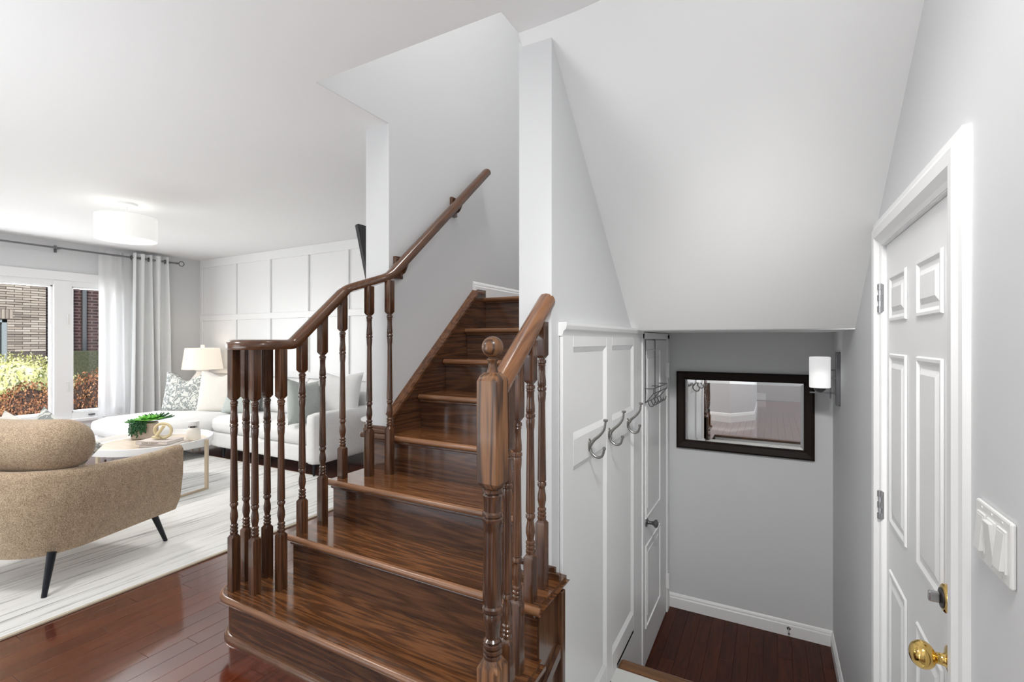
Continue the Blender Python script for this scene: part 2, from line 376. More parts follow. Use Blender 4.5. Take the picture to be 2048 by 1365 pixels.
def lay(parent, meshes, x0, x1, y0, y1, z, lens, ends=.25):
    n = int(round((x1 - x0) / pw))
    for i in range(n):
        x = x0 + i * pw; y = y0 - random.random() * .5
        while y < y1 - .02:
            k = random.randrange(len(lens))
            yy = y
            if y + lens[k] > y1:                       # finish the row with the shortest that reaches, cut to length
                o = bpy.data.objects.new('floor_plank', meshes[k]); s = (y1 - y) / lens[k]
                o.scale = (1, s, 1)
            else: o = bpy.data.objects.new('floor_plank', meshes[k])
            C.objects.link(o); o.parent = parent; o.location = (x, yy, z); y += lens[k]
lay(fl, PM, -2.99, -1.91, -2.2, 3.0, 0, LENS)
lay(fl, PM, -1.911, -.66, -2.2, 1.2, 0, LENS)
lay(fl, PM, -.666, .60, -2.2, .745, 0, LENS)
obj('floor_board_field', B(.601, 1.9, -1.6, .745, -.011, 0), M['floor_far'], fl)
# --- lower entry: tiles, landing
f2 = struct('floor_entry', B(-.70, XR, .75, 2.40, -.56, -.432), M['grout'], label='white tiled floor of the side entry')
def clip(poly, fn):
    out = []
    for i in range(len(poly)):
        a, b = poly[i], poly[(i + 1) % len(poly)]; fa, fb = fn(a), fn(b)
        if fa >= 0: out.append(a)
        if fa * fb < 0:
            t = fa / (fa - fb); out.append((a[0] + (b[0] - a[0]) * t, a[1] + (b[1] - a[1]) * t))
    return out
ts = .305
for i in range(-8, 9):
    for j in range(-8, 9):
        cx = -.62 + (i - j) * ts / math.sqrt(2); cy = 2.43 + (i + j) * ts / math.sqrt(2)
        h = (ts - .006) / math.sqrt(2)
        p = [(cx, cy - h), (cx + h, cy), (cx, cy + h), (cx - h, cy)]
        for fn in (lambda q: q[0] + .695, lambda q: XR - q[0], lambda q: q[1] - .76, lambda q: 2.398 - q[1]): p = clip(p, fn) if len(p) > 2 else p
        if len(p) > 2:
            bm = NB(); prism(bm, p, 'z', -.432, -.42); obj('floor_tile', bm, M['tile'], f2)
obj('nosing', B(-.69, XR, 2.40, 2.475, -.452, -.412, bev=.012), M['nosing'], f2)
obj('riser', B(-.70, XR, 2.43, 2.45, -.80, -.45), M['nosing'], f2)
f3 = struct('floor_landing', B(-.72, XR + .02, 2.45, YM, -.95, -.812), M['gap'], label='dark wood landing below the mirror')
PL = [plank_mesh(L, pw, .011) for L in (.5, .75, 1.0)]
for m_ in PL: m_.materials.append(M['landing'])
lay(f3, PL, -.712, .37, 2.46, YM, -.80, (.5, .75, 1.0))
obj('step_tread', B(-.70, XR, 2.46, 2.66, -.64, -.61, bev=.008), M['landing'], f3); obj('riser', B(-.70, XR, 2.62, 2.64, -.80, -.64), M['landing'], f3)
# hall floor edge towards the entry
sbox('trim_1', (-.66, XR, .745, .765, -.42, -.03), M['white'], label='white riser under the hall floor edge')
sbox('trim_2', (-.66, XR, .70, .79, -.03, .004), M['oak_x'], label='wood nosing along the hall floor edge', bev=.012)
# --- walls
ww = struct('wall_left', NB() if False else (lambda bm: (box(bm, XV - .14, XV, -3.7, .2, 0, ZC), box(bm, XV - .14, XV, 2.95, YB + .1, 0, ZC), box(bm, XV - .14, XV, .2, 2.95, 0, .33), box(bm, XV - .14, XV, .2, 2.95, 1.95, ZC), bm)[-1])(NB()), M['wall'], label='grey living room wall around the window')
wb = sbox('wall_back', (XV - .14, -1.94, YB, YB + .14, 0, ZC), M['wall'], label='white panelled living room wall')
obj('panel_sheet', B(XV, -1.94, YB - .006, YB, .09, ZC), M['white'], wb)
for x in (-7.165, -6.366, -5.643, -4.921, -4.245, -3.52, -2.80, -2.08): obj('batten', B(x - .028, x + .028, YB - .026, YB - .006, .13, 2.29, bev=.003, seg=1), M['white'], wb)
for z0, z1 in ((2.29, 2.40), (1.535, 1.61), (.80, .875)):
    obj('rail_board', B(XV, -1.94, YB - .0275, YB - .0055, z0, z1, bev=.003, seg=1), M['white'], wb)
sbox('baseboard_back', (XV, -1.94, YB - .02, YB, 0, .13), M['white'], label='white baseboard under the panelled wall', bev=.004)
sbox('baseboard_left', (XV, XV + .016, -3.6, YB, 0, .12), M['white'], label='white baseboard under the living room window', bev=.004)
# stair side wall (its end is the narrow white post) and the well above it
struct('wall_stair', B(-1.94, XL, 1.905, 5.0, 0, 5.1), M['wall'], label='grey wall behind the wall handrail')
sbox('wall_stairwell', (XL - .004, XL, 1.446, 1.905, ZC + .0003, ZC + .2), M['wall'], label='grey stairwell wall above the ceiling opening')
sbox('wall_upper_left', (XL - .16, XL, .25, 1.905, ZC + .2, 5.1), M['wall'], label='grey upper wall beside the stairwell')
sbox('wall_upper_front', (XL, -.69, .25, .35, ZC + .2, 5.1), M['wall'], label='upper wall closing the stairwell')
sbox('wall_upper_right', (-.80, -.69, .35, 1.60, ZC + .2, 5.1), M['wall'], label='upper wall over the flight')
sbox('ceiling_upper', (-2.0, XR + .1, .2, 4.0, 5.1, 5.2), M['ceiling'], label='white ceiling over the stairwell')
sp = NB(); prism(sp, [(1.612, -.9), (YM, -.9), (YM, 1.31), (2.77, 1.31), (1.612, 2.385)], 'x', -.845, XW)
struct('wall_spine', sp, M['wall'], label='grey wall and white post end between the stairs and the lower entry')
sbox('wall_far', (-1.94, XR + .16, YM, YM + .14, -.95, 5.1), M['wall'], label='grey wall carrying the dark framed mirror')
# right wall with the door opening
DY0, DY1, DZ0, DZ1 = 1.41, 2.215, -.42, 1.607
rw = NB()
box(rw, XR, XR + .14, DY1, YM + .14, -.95, 2.9); box(rw, XR, XR + .14, .85, DY0, -.95, 2.9); box(rw, XR, XR + .14, DY0, DY1, DZ1, 2.9); box(rw, XR, XR + .14, DY0, DY1, -.95, DZ0)
struct('wall_right', rw, M['wall'], label='grey wall around the white side door')
sbox('wall_upper_side', (XR, XR + .14, .35, YM, 2.9, 5.1), M['wall'], label='upper stair wall')
sbox('wall_hall_return', (XR + .14, 1.96, .85, .95, 0, ZC), M['wall'], label='grey return wall of the hall')
sbox('wall_hall_side', (1.86, 2.0, -3.7, .85, 0, ZC), M['wall'], label='grey side wall of the hall')
bw = NB()
for a in ((-7.33, -6.3, 0, ZC), (-6.3, -2.9, 0, .15), (-6.3, -2.9, 2.30, ZC), (-2.9, -.05, 0, ZC), (-.05, .68, 0, ZC), (.68, 1.78, 0, .35), (.68, 1.78, 2.32, ZC), (1.78, 2.0, 0, ZC)):
    box(bw, a[0], a[1], -3.84, -3.7, a[2], a[3])
struct('wall_front', bw, M['wall'], label='grey wall behind the photographer with two added windows')
# angled pier behind the photographer that shows in the mirror
pier = [(-1.75, -.80), (-.97, -.50), (-.56, -.35), (-.24, -.79), (-.24, -2.3), (-1.75, -2.3)]
bm = NB(); prism(bm, pier, 'z', 0, ZC); struct('wall_pier', bm, M['wall'], label='grey angled wall pier in the hall')
bm = NB(); q = [Vector((a, b, 0)) for a, b in pier]
sect = [(0, .0), (.016, .0), (.016, .095), (.008, .13), (0, .14)]
sweep(bm, q + [q[0]], [(-s, u) for s, u in sect]); struct('baseboard_pier', bm, M['white'], label='white baseboard round the angled pier')
bm = NB(); box(bm, 1.845, 1.86, -3.6, .85, 0, .14, bev=.004); box(bm, XR + .14, 1.86, .835, .85, 0, .14, bev=.004); box(bm, -2.8, -.1, -3.7, -3.685, 0, .14, bev=.004); box(bm, 1.6, 1.86, -3.7, -3.685, 0, .14, bev=.004)
struct('baseboard_hall', bm, M['white'], label='white baseboards of the hall')
# --- ceilings
cl = NB()
box(cl, XV - .14, XL - .004, -3.84, YB + .14, ZC, ZC + .2); box(cl, XL - .004, -.83, -3.84, 1.447, ZC, ZC + .2)
prism(cl, [(-.83, -3.84), (2.0, -3.84), (2.0, 1.0), (XR + .1, 1.34), (XR, 1.34), (.121, 1.428), (-.121, 1.492), (-.362, 1.54), (-.604, 1.57), (-.83, 1.58)], 'z', ZC, ZC + .2)
struct('ceiling', cl, M['ceiling'], label='white ceiling of hall and living room')
# sloped soffit under the upper flight
so = NB(); TL, TR, BL, BR = Vector((-.831, 1.578, ZC)), Vector((XR, 1.335, ZC)), Vector((-.831, 2.762, 1.312)), Vector((XR, 2.872, 1.312)); n = 10
g = [[so.verts.new((TL * (1 - i / n) + BL * (i / n)) * (1 - j / n) + (TR * (1 - i / n) + BR * (i / n)) * (j / n) + Vector((0, (1 - i / n) * (TR.y - TL.y) + (i / n) * (BR.y - BL.y), 0)) * ((j / n) ** 2 - j / n)) for j in range(n + 1)] for i in range(n + 1)]
h_ = [[so.verts.new(v.co + Vector((0, .10, .12))) for v in r] for r in g]
fs = []
for G in (g, h_):
    for i in range(n):
        for j in range(n): fs.append(so.faces.new((G[i][j], G[i][j + 1], G[i + 1][j + 1], G[i + 1][j])))
for i in range(n):
    fs.append(so.faces.new((g[i][0], g[i + 1][0], h_[i + 1][0], h_[i][0]))); fs.append(so.faces.new((g[i][n], g[i + 1][n], h_[i + 1][n], h_[i][n])))
    fs.append(so.faces.new((g[0][i], g[0][i + 1], h_[0][i + 1], h_[0][i]))); fs.append(so.faces.new((g[n][i], g[n][i + 1], h_[n][i + 1], h_[n][i])))
bmesh.ops.recalc_face_normals(so, faces=fs)
struct('ceiling_slope', so, M['ceiling'], label='white sloped underside of the upper stair flight', smooth=True, sharp=30)
bm = NB(); prism(bm, [(-.845, 2.77), (-.24, 2.80), (XR + .02, 2.873), (XR + .02, YM + .02), (-.845, YM + .02)], 'z', 1.308, 1.40)
struct('ceiling_low', bm, M['ceiling'], label='low white ceiling over the mirror landing')
# --- baseboards of the landing and upper landing
def bbprof(t=.018, h=.125): return [(0, 0), (t, 0), (t, h * .68), (t * .7, h * .76), (t * .7, h * .84), (t * .3, h * .96), (0, h)]
def baseboard(name, pts, z, label, h=.125, t=.018):
    bm = NB(); sweep(bm, [Vector((a, b, z)) for a, b in pts], [(s, u) for s, u in bbprof(t, h)])
    return struct(name, bm, M['white'], label=label)
baseboard('baseboard_landing', [(-.71, YM), (XR, YM), (XR, 2.48)], -.80, 'white baseboard round the mirror landing', .105)
bm = NB(); lathe(bm, [(.012, 0), (.012, -.004), (.004, -.006), (.004, -.06), (.007, -.062), (.007, -.072)], .105, -.745, 10, 'y', YM - .012)
obj('door_stop', bm, M['chrome'], bpy.data.objects['baseboard_landing'], smooth=True)
baseboard('baseboard_upper', [(XL, 2.71), (XL, YM)], 1.545, 'white baseboard on the upper landing', .11)
# --- wainscot on the entry side of the spine wall
wc = sbox('trim_3', (XW, XW + .004, 1.68, 2.93, -.80, 1.30), M['white'], label='white wainscot panelling with coat hooks')
xp = XW + .016
def wp(y0, y1, z0, z1, name): obj(name, B(XW, xp, y0, y1, z0, z1, bev=.002, seg=1), M['white'], wc)
for y0, y1 in ((1.68, 1.79), (2.225, 2.317), (2.734, 2.93)): wp(y0, y1, -.42 if y0 < 2.4 else -.80, 1.30, 'stile')
for y0, y1 in ((1.79, 2.225), (2.317, 2.734)):
    wp(y0, y1, 1.225, 1.30, 'rail_board'); wp(y0, y1, .747, .857, 'rail_board'); wp(y0, y1, -.42, -.31, 'rail_board')
    for z0, z1 in ((.857, 1.225), (-.31, .747)):
        bm = NB(); e = .022      # sloped moulding round each recess
        o_ = [(y0, z0), (y1, z0), (y1, z1), (y0, z1)]; i_ = [(y0 + e, z0 + e), (y1 - e, z0 + e), (y1 - e, z1 - e), (y0 + e, z1 - e)]
        A = [bm.verts.new((xp - .001, *p)) for p in o_]; I = [bm.verts.new((XW + .0045, *p)) for p in i_]; K = [bm.verts.new((XW + .002, *p)) for p in o_]
        for k in range(4): bm.faces.new((A[k], A[(k + 1) % 4], I[(k + 1) % 4], I[k])); bm.faces.new((A[k], K[k], K[(k + 1) % 4], A[(k + 1) % 4]))
        bmesh.ops.recalc_face_normals(bm, faces=bm.faces[:]); obj('panel_moulding', bm, M['white'], wc)
bm = NB(); sweep(bm, [(XW, 1.675, 1.27), (XW, 2.93, 1.27)], [(0, 0), (.016, 0), (.02, .018), (.03, .026), (.034, .04), (.034, .052), (0, .052)]); obj('cap_moulding', bm, M['white'], wc)
wp(2.40, 2.74, -.80, -.40, 'skirt_board')
# --- door_2: closet door beside the landing
d2 = sbox('door_2', (XW - .001, XW + .012, 2.985, 3.72, -.79, 1.255), M['door'], label='white panelled closet door beside the mirror landing')
for y0, y1, z0, z1 in ((3.05, 3.475, .13, 1.19), (3.05, 3.475, -.56, -.05)):
    bm = NB(); X = XW + .012
    sl = .20 if False else 0
    ring = [(y0, z0), (y1, z0), (y1, z1), (y0, z1)]
    sweep(bm, [Vector((X, a, b)) for a, b in ring], [(-.011, -.001), (.011, -.001), (.007, .007), (-.007, .007)], closed=True, up0=(1, 0, 0)); obj('panel_moulding', bm, M['door'], d2)
    obj('panel', B(X - .004, X + .003, y0 + .05, y1 - .05, z0 + .05, z1 - .05, bev=.002, seg=1), M['door'], d2)
for y0, y1 in ((2.935, 2.982), (3.725, 3.80)): obj('casing', B(XW, XW + .022, y0, y1, -.80, 1.30, bev=.005), M['white'], d2)
obj('casing', B(XW, XW + .022, 2.935, 3.80, 1.262, 1.304, bev=.004), M['white'], d2)
for z in (1.03, -.56):
    hg = obj('hinge', (lambda bm: (lathe(bm, [(.009, 0), (.009, .11)], XW + .026, 3.722, 10, base_=z - .055), box(bm, XW + .012, XW + .024, 3.71, 3.738, z - .05, z + .05), bm)[-1])(NB()), M['white'], d2)
bm = NB(); lathe(bm, [(.03, 0), (.03, .006), (.012, .012), (.01, .03), (.014, .045), (.025, .055), (.025, .066), (.012, .074)], 3.07, .10, 16, 'x', XW + .012)
obj('door_knob', bm, M['steel'], d2, smooth=True, sharp=50)
# --- door_1: six panel side door
XD = XR + .012
d1 = struct('door_1', B(XD, XD + .04, DY0 + .004, DY1 - .004, DZ0 + .01, DZ1 - .004), M['door'], label='white six panel side door with brass knob')
cols = ((1.906, 2.144), (1.542, 1.782)); rows = ((1.318, 1.483), (.60, 1.206), (-.22, .436))
for y0, y1 in cols:
    for z0, z1 in rows:
        bm = NB(); e1, e2, e3 = .018, .034, .052; x0 = XD - .0005
        def rect(e, dx): return [bm.verts.new((x0 + dx, *p)) for p in ((y0 + e, z0 + e), (y1 - e, z0 + e), (y1 - e, z1 - e), (y0 + e, z1 - e))]
        L = [rect(0, .0), rect(.004, -.006), rect(.012, -.006), rect(.022, .0), rect(.034, .0), rect(.05, -.006)]
        for A, I in zip(L, L[1:]):
            for k in range(4): bm.faces.new((A[k], A[(k + 1) % 4], I[(k + 1) % 4], I[k]))
        bm.faces.new(L[-1]); bmesh.ops.recalc_face_normals(bm, faces=bm.faces[:])
        for f in bm.faces:
            pass
        obj('panel', bm, M['door'], d1)
cs = NB()
cw = .092
prof = [(0, 0), (.0, .003), (.012, .008), (.03, .022), (.06, .024), (.075, .016), (cw, .014), (cw, 0)]
def casing(y_in, z_in, pts):
    pass
# mitred casing: sweep a profile round three sides (side = away from the opening, up = out of the wall)
pts = [(DY1, -.42), (DY1, DZ1), (DY0, DZ1), (DY0, -.42)]
outs = [(1, 0), (1, 1), (-1, 1), (-1, 0)]
rings = [[cs.verts.new((XR - u, p[0] + o_[0] * s, p[1] + o_[1] * s)) for s, u in prof] for p, o_ in zip(pts, outs)]
for A, B_ in zip(rings, rings[1:]):
    for k in range(len(prof)): cs.faces.new((A[k], A[(k + 1) % len(prof)], B_[(k + 1) % len(prof)], B_[k]))
bmesh.ops.recalc_face_normals(cs, faces=cs.faces[:])
obj('casing', cs, M['white'], d1)
jm = NB(); box(jm, XR, XR + .10, DY1 - .003, DY1 + .012, DZ0, DZ1 + .012); box(jm, XR, XR + .10, DY0 - .012, DY0 + .003, DZ0, DZ1 + .012); box(jm, XR, XR + .10, DY0, DY1, DZ1 - .003, DZ1 + .012); obj('jamb', jm, M['white'], d1)
obj('threshold', B(XR - .01, XR + .1, DY0, DY1, -.425, -.408), M['steel'], d1)
for z in (1.41, .64):
    bm = NB()
    for k in range(3): lathe(bm, [(.0095, 0), (.0095, .022)], XR - .006, DY1 + .002, 10, base_=z - .052 + k * .041)
    lathe(bm, [(.006, 0), (.006, .108)], XR - .006, DY1 + .002, 8, base_=z - .054)
    box(bm, XR - .003, XR + .004, DY1 - .004, DY1 + .022, z - .05, z + .05)
    obj('hinge', bm, M['chrome'], d1, smooth=True)
bm = NB(); lathe(bm, [(.034, 0), (.034, -.006), (.031, -.010), (.024, -.012), (.016, -.014), (.0135, -.018), (.0125, -.028), (.0135, -.034)] + [(.0305 * math.sin(PI * q / 16) + .001, -.030 - .026 * (1 - math.cos(PI * q / 16))) for q in range(3, 17)], 1.476, .498, 32, 'x', XD)
kb = obj('door_knob', bm, M['brass'], d1, smooth=True, sharp=120)
bm = NB(); lathe(bm, [(.033, 0), (.033, -.010), (.030, -.013), (.024, -.014), (.010, -.0142)], 1.503, .632, 24, 'x', XD); db = obj('deadbolt', bm, M['brass'], d1, smooth=True)
bm = NB(); lathe(bm, [(.024, -.0138), (.023, -.0165), (.006, -.017)], 1.503, .632, 24, 'x', XD); obj('deadbolt_face', bm, M['darkmetal'], db, smooth=True)
bm = NB(); box(bm, XD - .040, XD - .016, 1.497, 1.509, .619, .645, bev=.004); obj('thumb_turn', bm, M['chrome'], db)
obj('strike_plate', B(XR + .001, XR + .004, DY0 + .002, DY0 + .006, .45, .55), M['black'], d1)

# ------------------------------------------------------------------ window of the living room
def window(name, x, y0, y1, z0, z1, bars, label):
    fr = .06
    wnd = struct(name, NB(), M['white'], label=label)
    bm = NB()
    box(bm, x - .10, x + .02, y0, y0 + fr, z0, z1, bev=.004); box(bm, x - .10, x + .02, y1 - fr, y1, z0, z1, bev=.004)
    box(bm, x - .10, x + .02, y0, y1, z0, z0 + fr, bev=.004); box(bm, x - .10, x + .02, y0, y1, z1 - fr, z1, bev=.004)
    obj('window_frame', bm, M['white'], wnd)
    return wnd
wy0, wy1, wz0, wz1 = .20, 2.95, .33, 1.95
wn_ = struct('window_1', (lambda bm: (box(bm, XV - .12, XV + .006, wy0, wy0 + .05, wz0, wz1), box(bm, XV - .12, XV + .006, wy1 - .05, wy1, wz0, wz1), box(bm, XV - .12, XV + .006, wy0, wy1, wz0, wz0 + .08), box(bm, XV - .12, XV + .006, wy0, wy1, wz1 - .06, wz1), bm)[-1])(NB()), M['white'], label='white framed living room window with side casement')
obj('mullion', B(XV - .11, XV + .012, 2.285, 2.45, wz0, wz1, bev=.008), M['white'], wn_)
obj('mullion', B(XV - .11, XV + .012, .76, .90, wz0, wz1, bev=.008), M['white'], wn_)
for y0, y1, n_ in ((.90, 2.285, 'fixed'), (2.45, 2.90, 'casement'), (.25, .76, 'casement')):
    bm = NB(); a, b = .022, .035
    z0, z1 = wz0 + .08, wz1 - .06
    box(bm, XV - .08, XV - .02, y0, y0 + a, z0, z1, bev=.005); box(bm, XV - .08, XV - .02, y1 - a, y1, z0, z1, bev=.005); box(bm, XV - .08, XV - .02, y0, y1, z0, z0 + a, bev=.005); box(bm, XV - .08, XV - .02, y0, y1, z1 - a, z1, bev=.005)
    s_ = obj('sash', bm, M['white'], wn_)
    obj('pane', B(XV - .055, XV - .049, y0 + a, y1 - a, z0 + a, z1 - a), M['glass'], s_)
obj('casing', (lambda bm: (box(bm, XV, XV + .025, wy0 - .08, wy1 + .08, wz1, wz1 + .10, bev=.006), box(bm, XV, XV + .02, wy0 - .08, wy0, wz0, wz1, bev=.005), box(bm, XV, XV + .02, wy1, wy1 + .08, wz0, wz1, bev=.005), bm)[-1])(NB()), M['white'], wn_)
obj('window_sill', (lambda bm: (box(bm, XV - .02, XV + .07, wy0 - .12, wy1 + .12, wz0 - .03, wz0 + .012, bev=.01), box(bm, XV, XV + .022, wy0 - .08, wy1 + .08, wz0 - .11, wz0 - .03, bev=.006), bm)[-1])(NB()), M['white'], wn_)
for z in (1.50, .72): obj('latch', B(XV + .008, XV + .03, 2.40, 2.42, z - .06, z + .06, bev=.004), M['plastic'], wn_)
obj('crank', B(XV + .0, XV + .03, 2.60, 2.66, wz0 + .03, wz0 + .05, bev=.004), M['steel'], wn_)
# unseen windows added behind the camera for light (only frames and panes)
for nm, x0, x1, z0, z1, lb in (('window_2', -6.3, -2.9, .15, 2.30, 'wide unseen window added at the back of the living room for light'), ('window_3', .68, 1.78, .35, 2.32, 'unseen white framed window added behind the camera for light')):
    bm = NB(); f = .06
    box(bm, x0, x0 + f, -3.82, -3.70, z0, z1); box(bm, x1 - f, x1, -3.82, -3.70, z0, z1); box(bm, x0, x1, -3.82, -3.70, z0, z0 + f); box(bm, x0, x1, -3.82, -3.70, z1 - f, z1); box(bm, (x0 + x1) / 2 - .03, (x0 + x1) / 2 + .03, -3.8, -3.72, z0, z1)
    o = struct(nm, bm, M['white'], label=lb); obj('pane', B(x0 + f, x1 - f, -3.775, -3.765, z0 + f, z1 - f), M['glass'], o)

# ------------------------------------------------------------------ staircase
RI = .19; RUN = .234; Y1 = 1.16
def ny(k): return Y1 + RUN * (k - 1)
nose = {1: 1.16, 2: 1.395, 3: 1.62, 4: 1.865, 5: 2.10, 6: 2.333, 7: 2.565, 8: 2.795}
top = {k: RI * k for k in range(1, 8)}; top[8] = 1.548
st = thing('staircase', 'dark stained oak staircase rising to a landing', 'staircase', (-1.3, 1.2, 0))
SR = (-1.3, 1.2, 0)
TH = .028
def tread(k, x0, x1, y1):
    bm = NB(); y0 = nose[k]; z = top[k]
    v = box(bm, x0, x1, y0, y1, z - TH, z)
    es = [e for e in bm.edges if all(abs(q.co.y - y0) < 1e-5 for q in e.verts) and abs(e.verts[0].co.z - e.verts[1].co.z) < 1e-5]
    if k in (1, 2, 3): es += [e for e in bm.edges if all(abs(q.co.x - x0) < 1e-5 for q in e.verts) and abs(e.verts[0].co.z - e.verts[1].co.z) < 1e-5]
    if k in (1, 2): es += [e for e in bm.edges if all(abs(q.co.x - x1) < 1e-5 for q in e.verts) and abs(e.verts[0].co.z - e.verts[1].co.z) < 1e-5]
    bmesh.ops.bevel(bm, geom=list(set(es)), offset=.0137, segments=6, affect='EDGES')
    t = obj('tread', bm, M['oak_tread'], st, smooth=True, rel=SR)
    nb_ = NB(); L = [Vector((x0 + .004, y0 + .0125, z - TH / 2)), Vector(((x0 + x1) / 2, y0 + .0125, z - TH / 2)), Vector((x1 - .004, y0 + .0125, z - TH / 2))]
    sweep(nb_, L, [(.0146 * math.cos(q), .0146 * math.sin(q)) for q in [PI * (-.5 + i / 8) for i in range(9)]]); obj('nosing', nb_, M['oak_nose_highlight'], t, smooth=True)
    return t
# step 1 with its round bullnose end
cx, cy, rr = -1.97, 1.30, .14
def bull(r, n=18): return [(cx + r * math.cos(PI * 1.5 - PI * i / n), cy + r * math.sin(PI * 1.5 - PI * i / n)) for i in range(n + 1)]
bm = NB(); poly = [(-.655, cy - rr)] + bull(rr) + [(-1.9, 1.44), (-.655, 1.44)]
fs = prism(bm, poly, 'z', top[1] - TH, top[1])
es = [e for e in bm.edges if abs(e.verts[0].co.z - e.verts[1].co.z) < 1e-5 and (e.verts[0].co.y < 1.435 or e.verts[0].co.x < -1.91)]
bmesh.ops.bevel(bm, geom=es, offset=.0137, segments=6, affect='EDGES'); t1 = obj('tread', bm, M['oak_tread'], st, smooth=True, rel=SR)
bm = NB(); r3 = rr - .0125; path = [Vector((-.66, cy - r3, top[1] - TH / 2))] + [Vector((a, b, top[1] - TH / 2)) for a, b in bull(r3)]
sweep(bm, path, [(-.0146 * math.cos(q), .0146 * math.sin(q)) for q in [PI * (-.5 + i / 8) for i in range(9)]]); obj('nosing', bm, M['oak_nose_highlight'], t1, smooth=True)
bm = NB(); r2 = rr - .032; poly = [(-.68, cy - r2)] + bull(r2) + [(-1.9, 1.42), (-.68, 1.42)]
prism(bm, poly, 'z', 0, top[1] - TH + .002); obj('riser', bm, M['oak_x'], st, smooth=True, rel=SR)
bm = NB(); path = [Vector((-.68, cy - r2, 0))] + [Vector((a, b, 0)) for a, b in bull(r2)] + [Vector((-1.9, cy + r2, 0))]
sweep(bm, path, [(0, 0), (-.017, 0), (-.017, .008), (-.013, .016), (-.007, .02), (0, .021)]); obj('shoe_moulding', bm, M['oak_plain'], st, smooth=True, rel=SR)
tread(2, -1.935, -.655, 1.655); tread(3, -1.925, -.846, 1.90)
# step 4 wraps in front of the narrow wall end
tread(4, XL + .02, -.846, 2.13)
bm = NB(); box(bm, -1.95, XL + .03, nose[4], 1.904, top[4] - TH, top[4], bev=.008); obj('tread_return', bm, M['oak_x'], st, rel=SR)
for k in (5, 6, 7): tread(k, XL + .03, -.846, nose[k] + .265)
tread(8, XL + .002, -.846, 2.90)
for k in range(2, 9):
    x0 = -1.90 if k < 4 else (-1.93 if k == 4 else XL + .032); x1 = -.68 if k == 2 else -.846
    obj('riser', B(x0, x1, nose[k] + .03, nose[k] + .05, top[k - 1] - .002, top[k] - TH), M['oak_x'], st, rel=SR)
    if k > 1: obj('cove_strip', B(x0, x1, nose[k] + .012, nose[k] + .031, top[k] - TH - .014, top[k] - TH, bev=.005), M['oak_x'], st, rel=SR)
# carcass below the open steps (closed stringers both sides)
bm = NB(); prism(bm, [(1.22, 0), (1.22, .16), (1.43, .16), (1.43, .35), (1.66, .35), (1.66, .54), (1.90, .54), (1.90, 0)], 'x', -1.90, -1.885); obj('side_panel', bm, M['oak_z'], st, rel=SR)
bm = NB(); prism(bm, [(1.20, -.42), (1.20, .162), (1.43, .162), (1.43, .352), (1.612, .352), (1.612, -.42)], 'x', -.695, -.675); obj('side_panel', bm, M['oak_z'], st, rel=SR)
obj('corner_trim', B(-.70, -.655, 1.585, 1.612, -.42, .352, bev=.004), M['oak_z'], st, rel=SR)
bm = NB(); prism(bm, [(1.20, -.02), (1.612, .13), (1.612, .17), (1.20, .02)], 'x', -.676, -.66, bev=.003); obj('skirt_trim', bm, M['oak_y'], st, rel=SR)
obj('post_moulding', (lambda bm: (box(bm, -.80, -.67, 1.594, 1.612, top[2], top[2] + .026, bev=.004), box(bm, -.845, -.69, 1.60, 1.612, top[2] + .026, top[2] + .045, bev=.004), bm)[-1])(NB()), M['oak_x'], st, rel=SR)
obj('post_moulding', (lambda bm: (box(bm, -1.945, XL, 1.887, 1.905, top[4], top[4] + .022, bev=.004), box(bm, -1.943, XL, 1.893, 1.905, top[4] + .02, top[4] + .038, bev=.004), bm)[-1])(NB()), M['oak_x'], st, rel=SR)
# skirt board on the stair wall with its cap
sk = [(1.905, .42), (1.905, .872), (2.735, 1.60), (2.83, 1.60), (2.83, 1.12)]
bm = NB(); prism(bm, sk, 'x', XL, XL + .03); obj('skirt_board', bm, M['oak_y'], st, rel=SR)
bm = NB(); sweep(bm, [(XL, 1.895, .852), (XL, 1.905, .862), (XL, 2.72, 1.578), (XL, 2.80, 1.58)], [(0, -.012), (.038, -.012), (.04, .004), (.034, .016), (0, .022)]); obj('skirt_cap', bm, M['oak_rail'], st, rel=SR)
sbox('floor_upper', (XL, XR, 2.84, YM, 1.402, 1.546), M['oak_x'], label='dark wood floor of the upper landing')

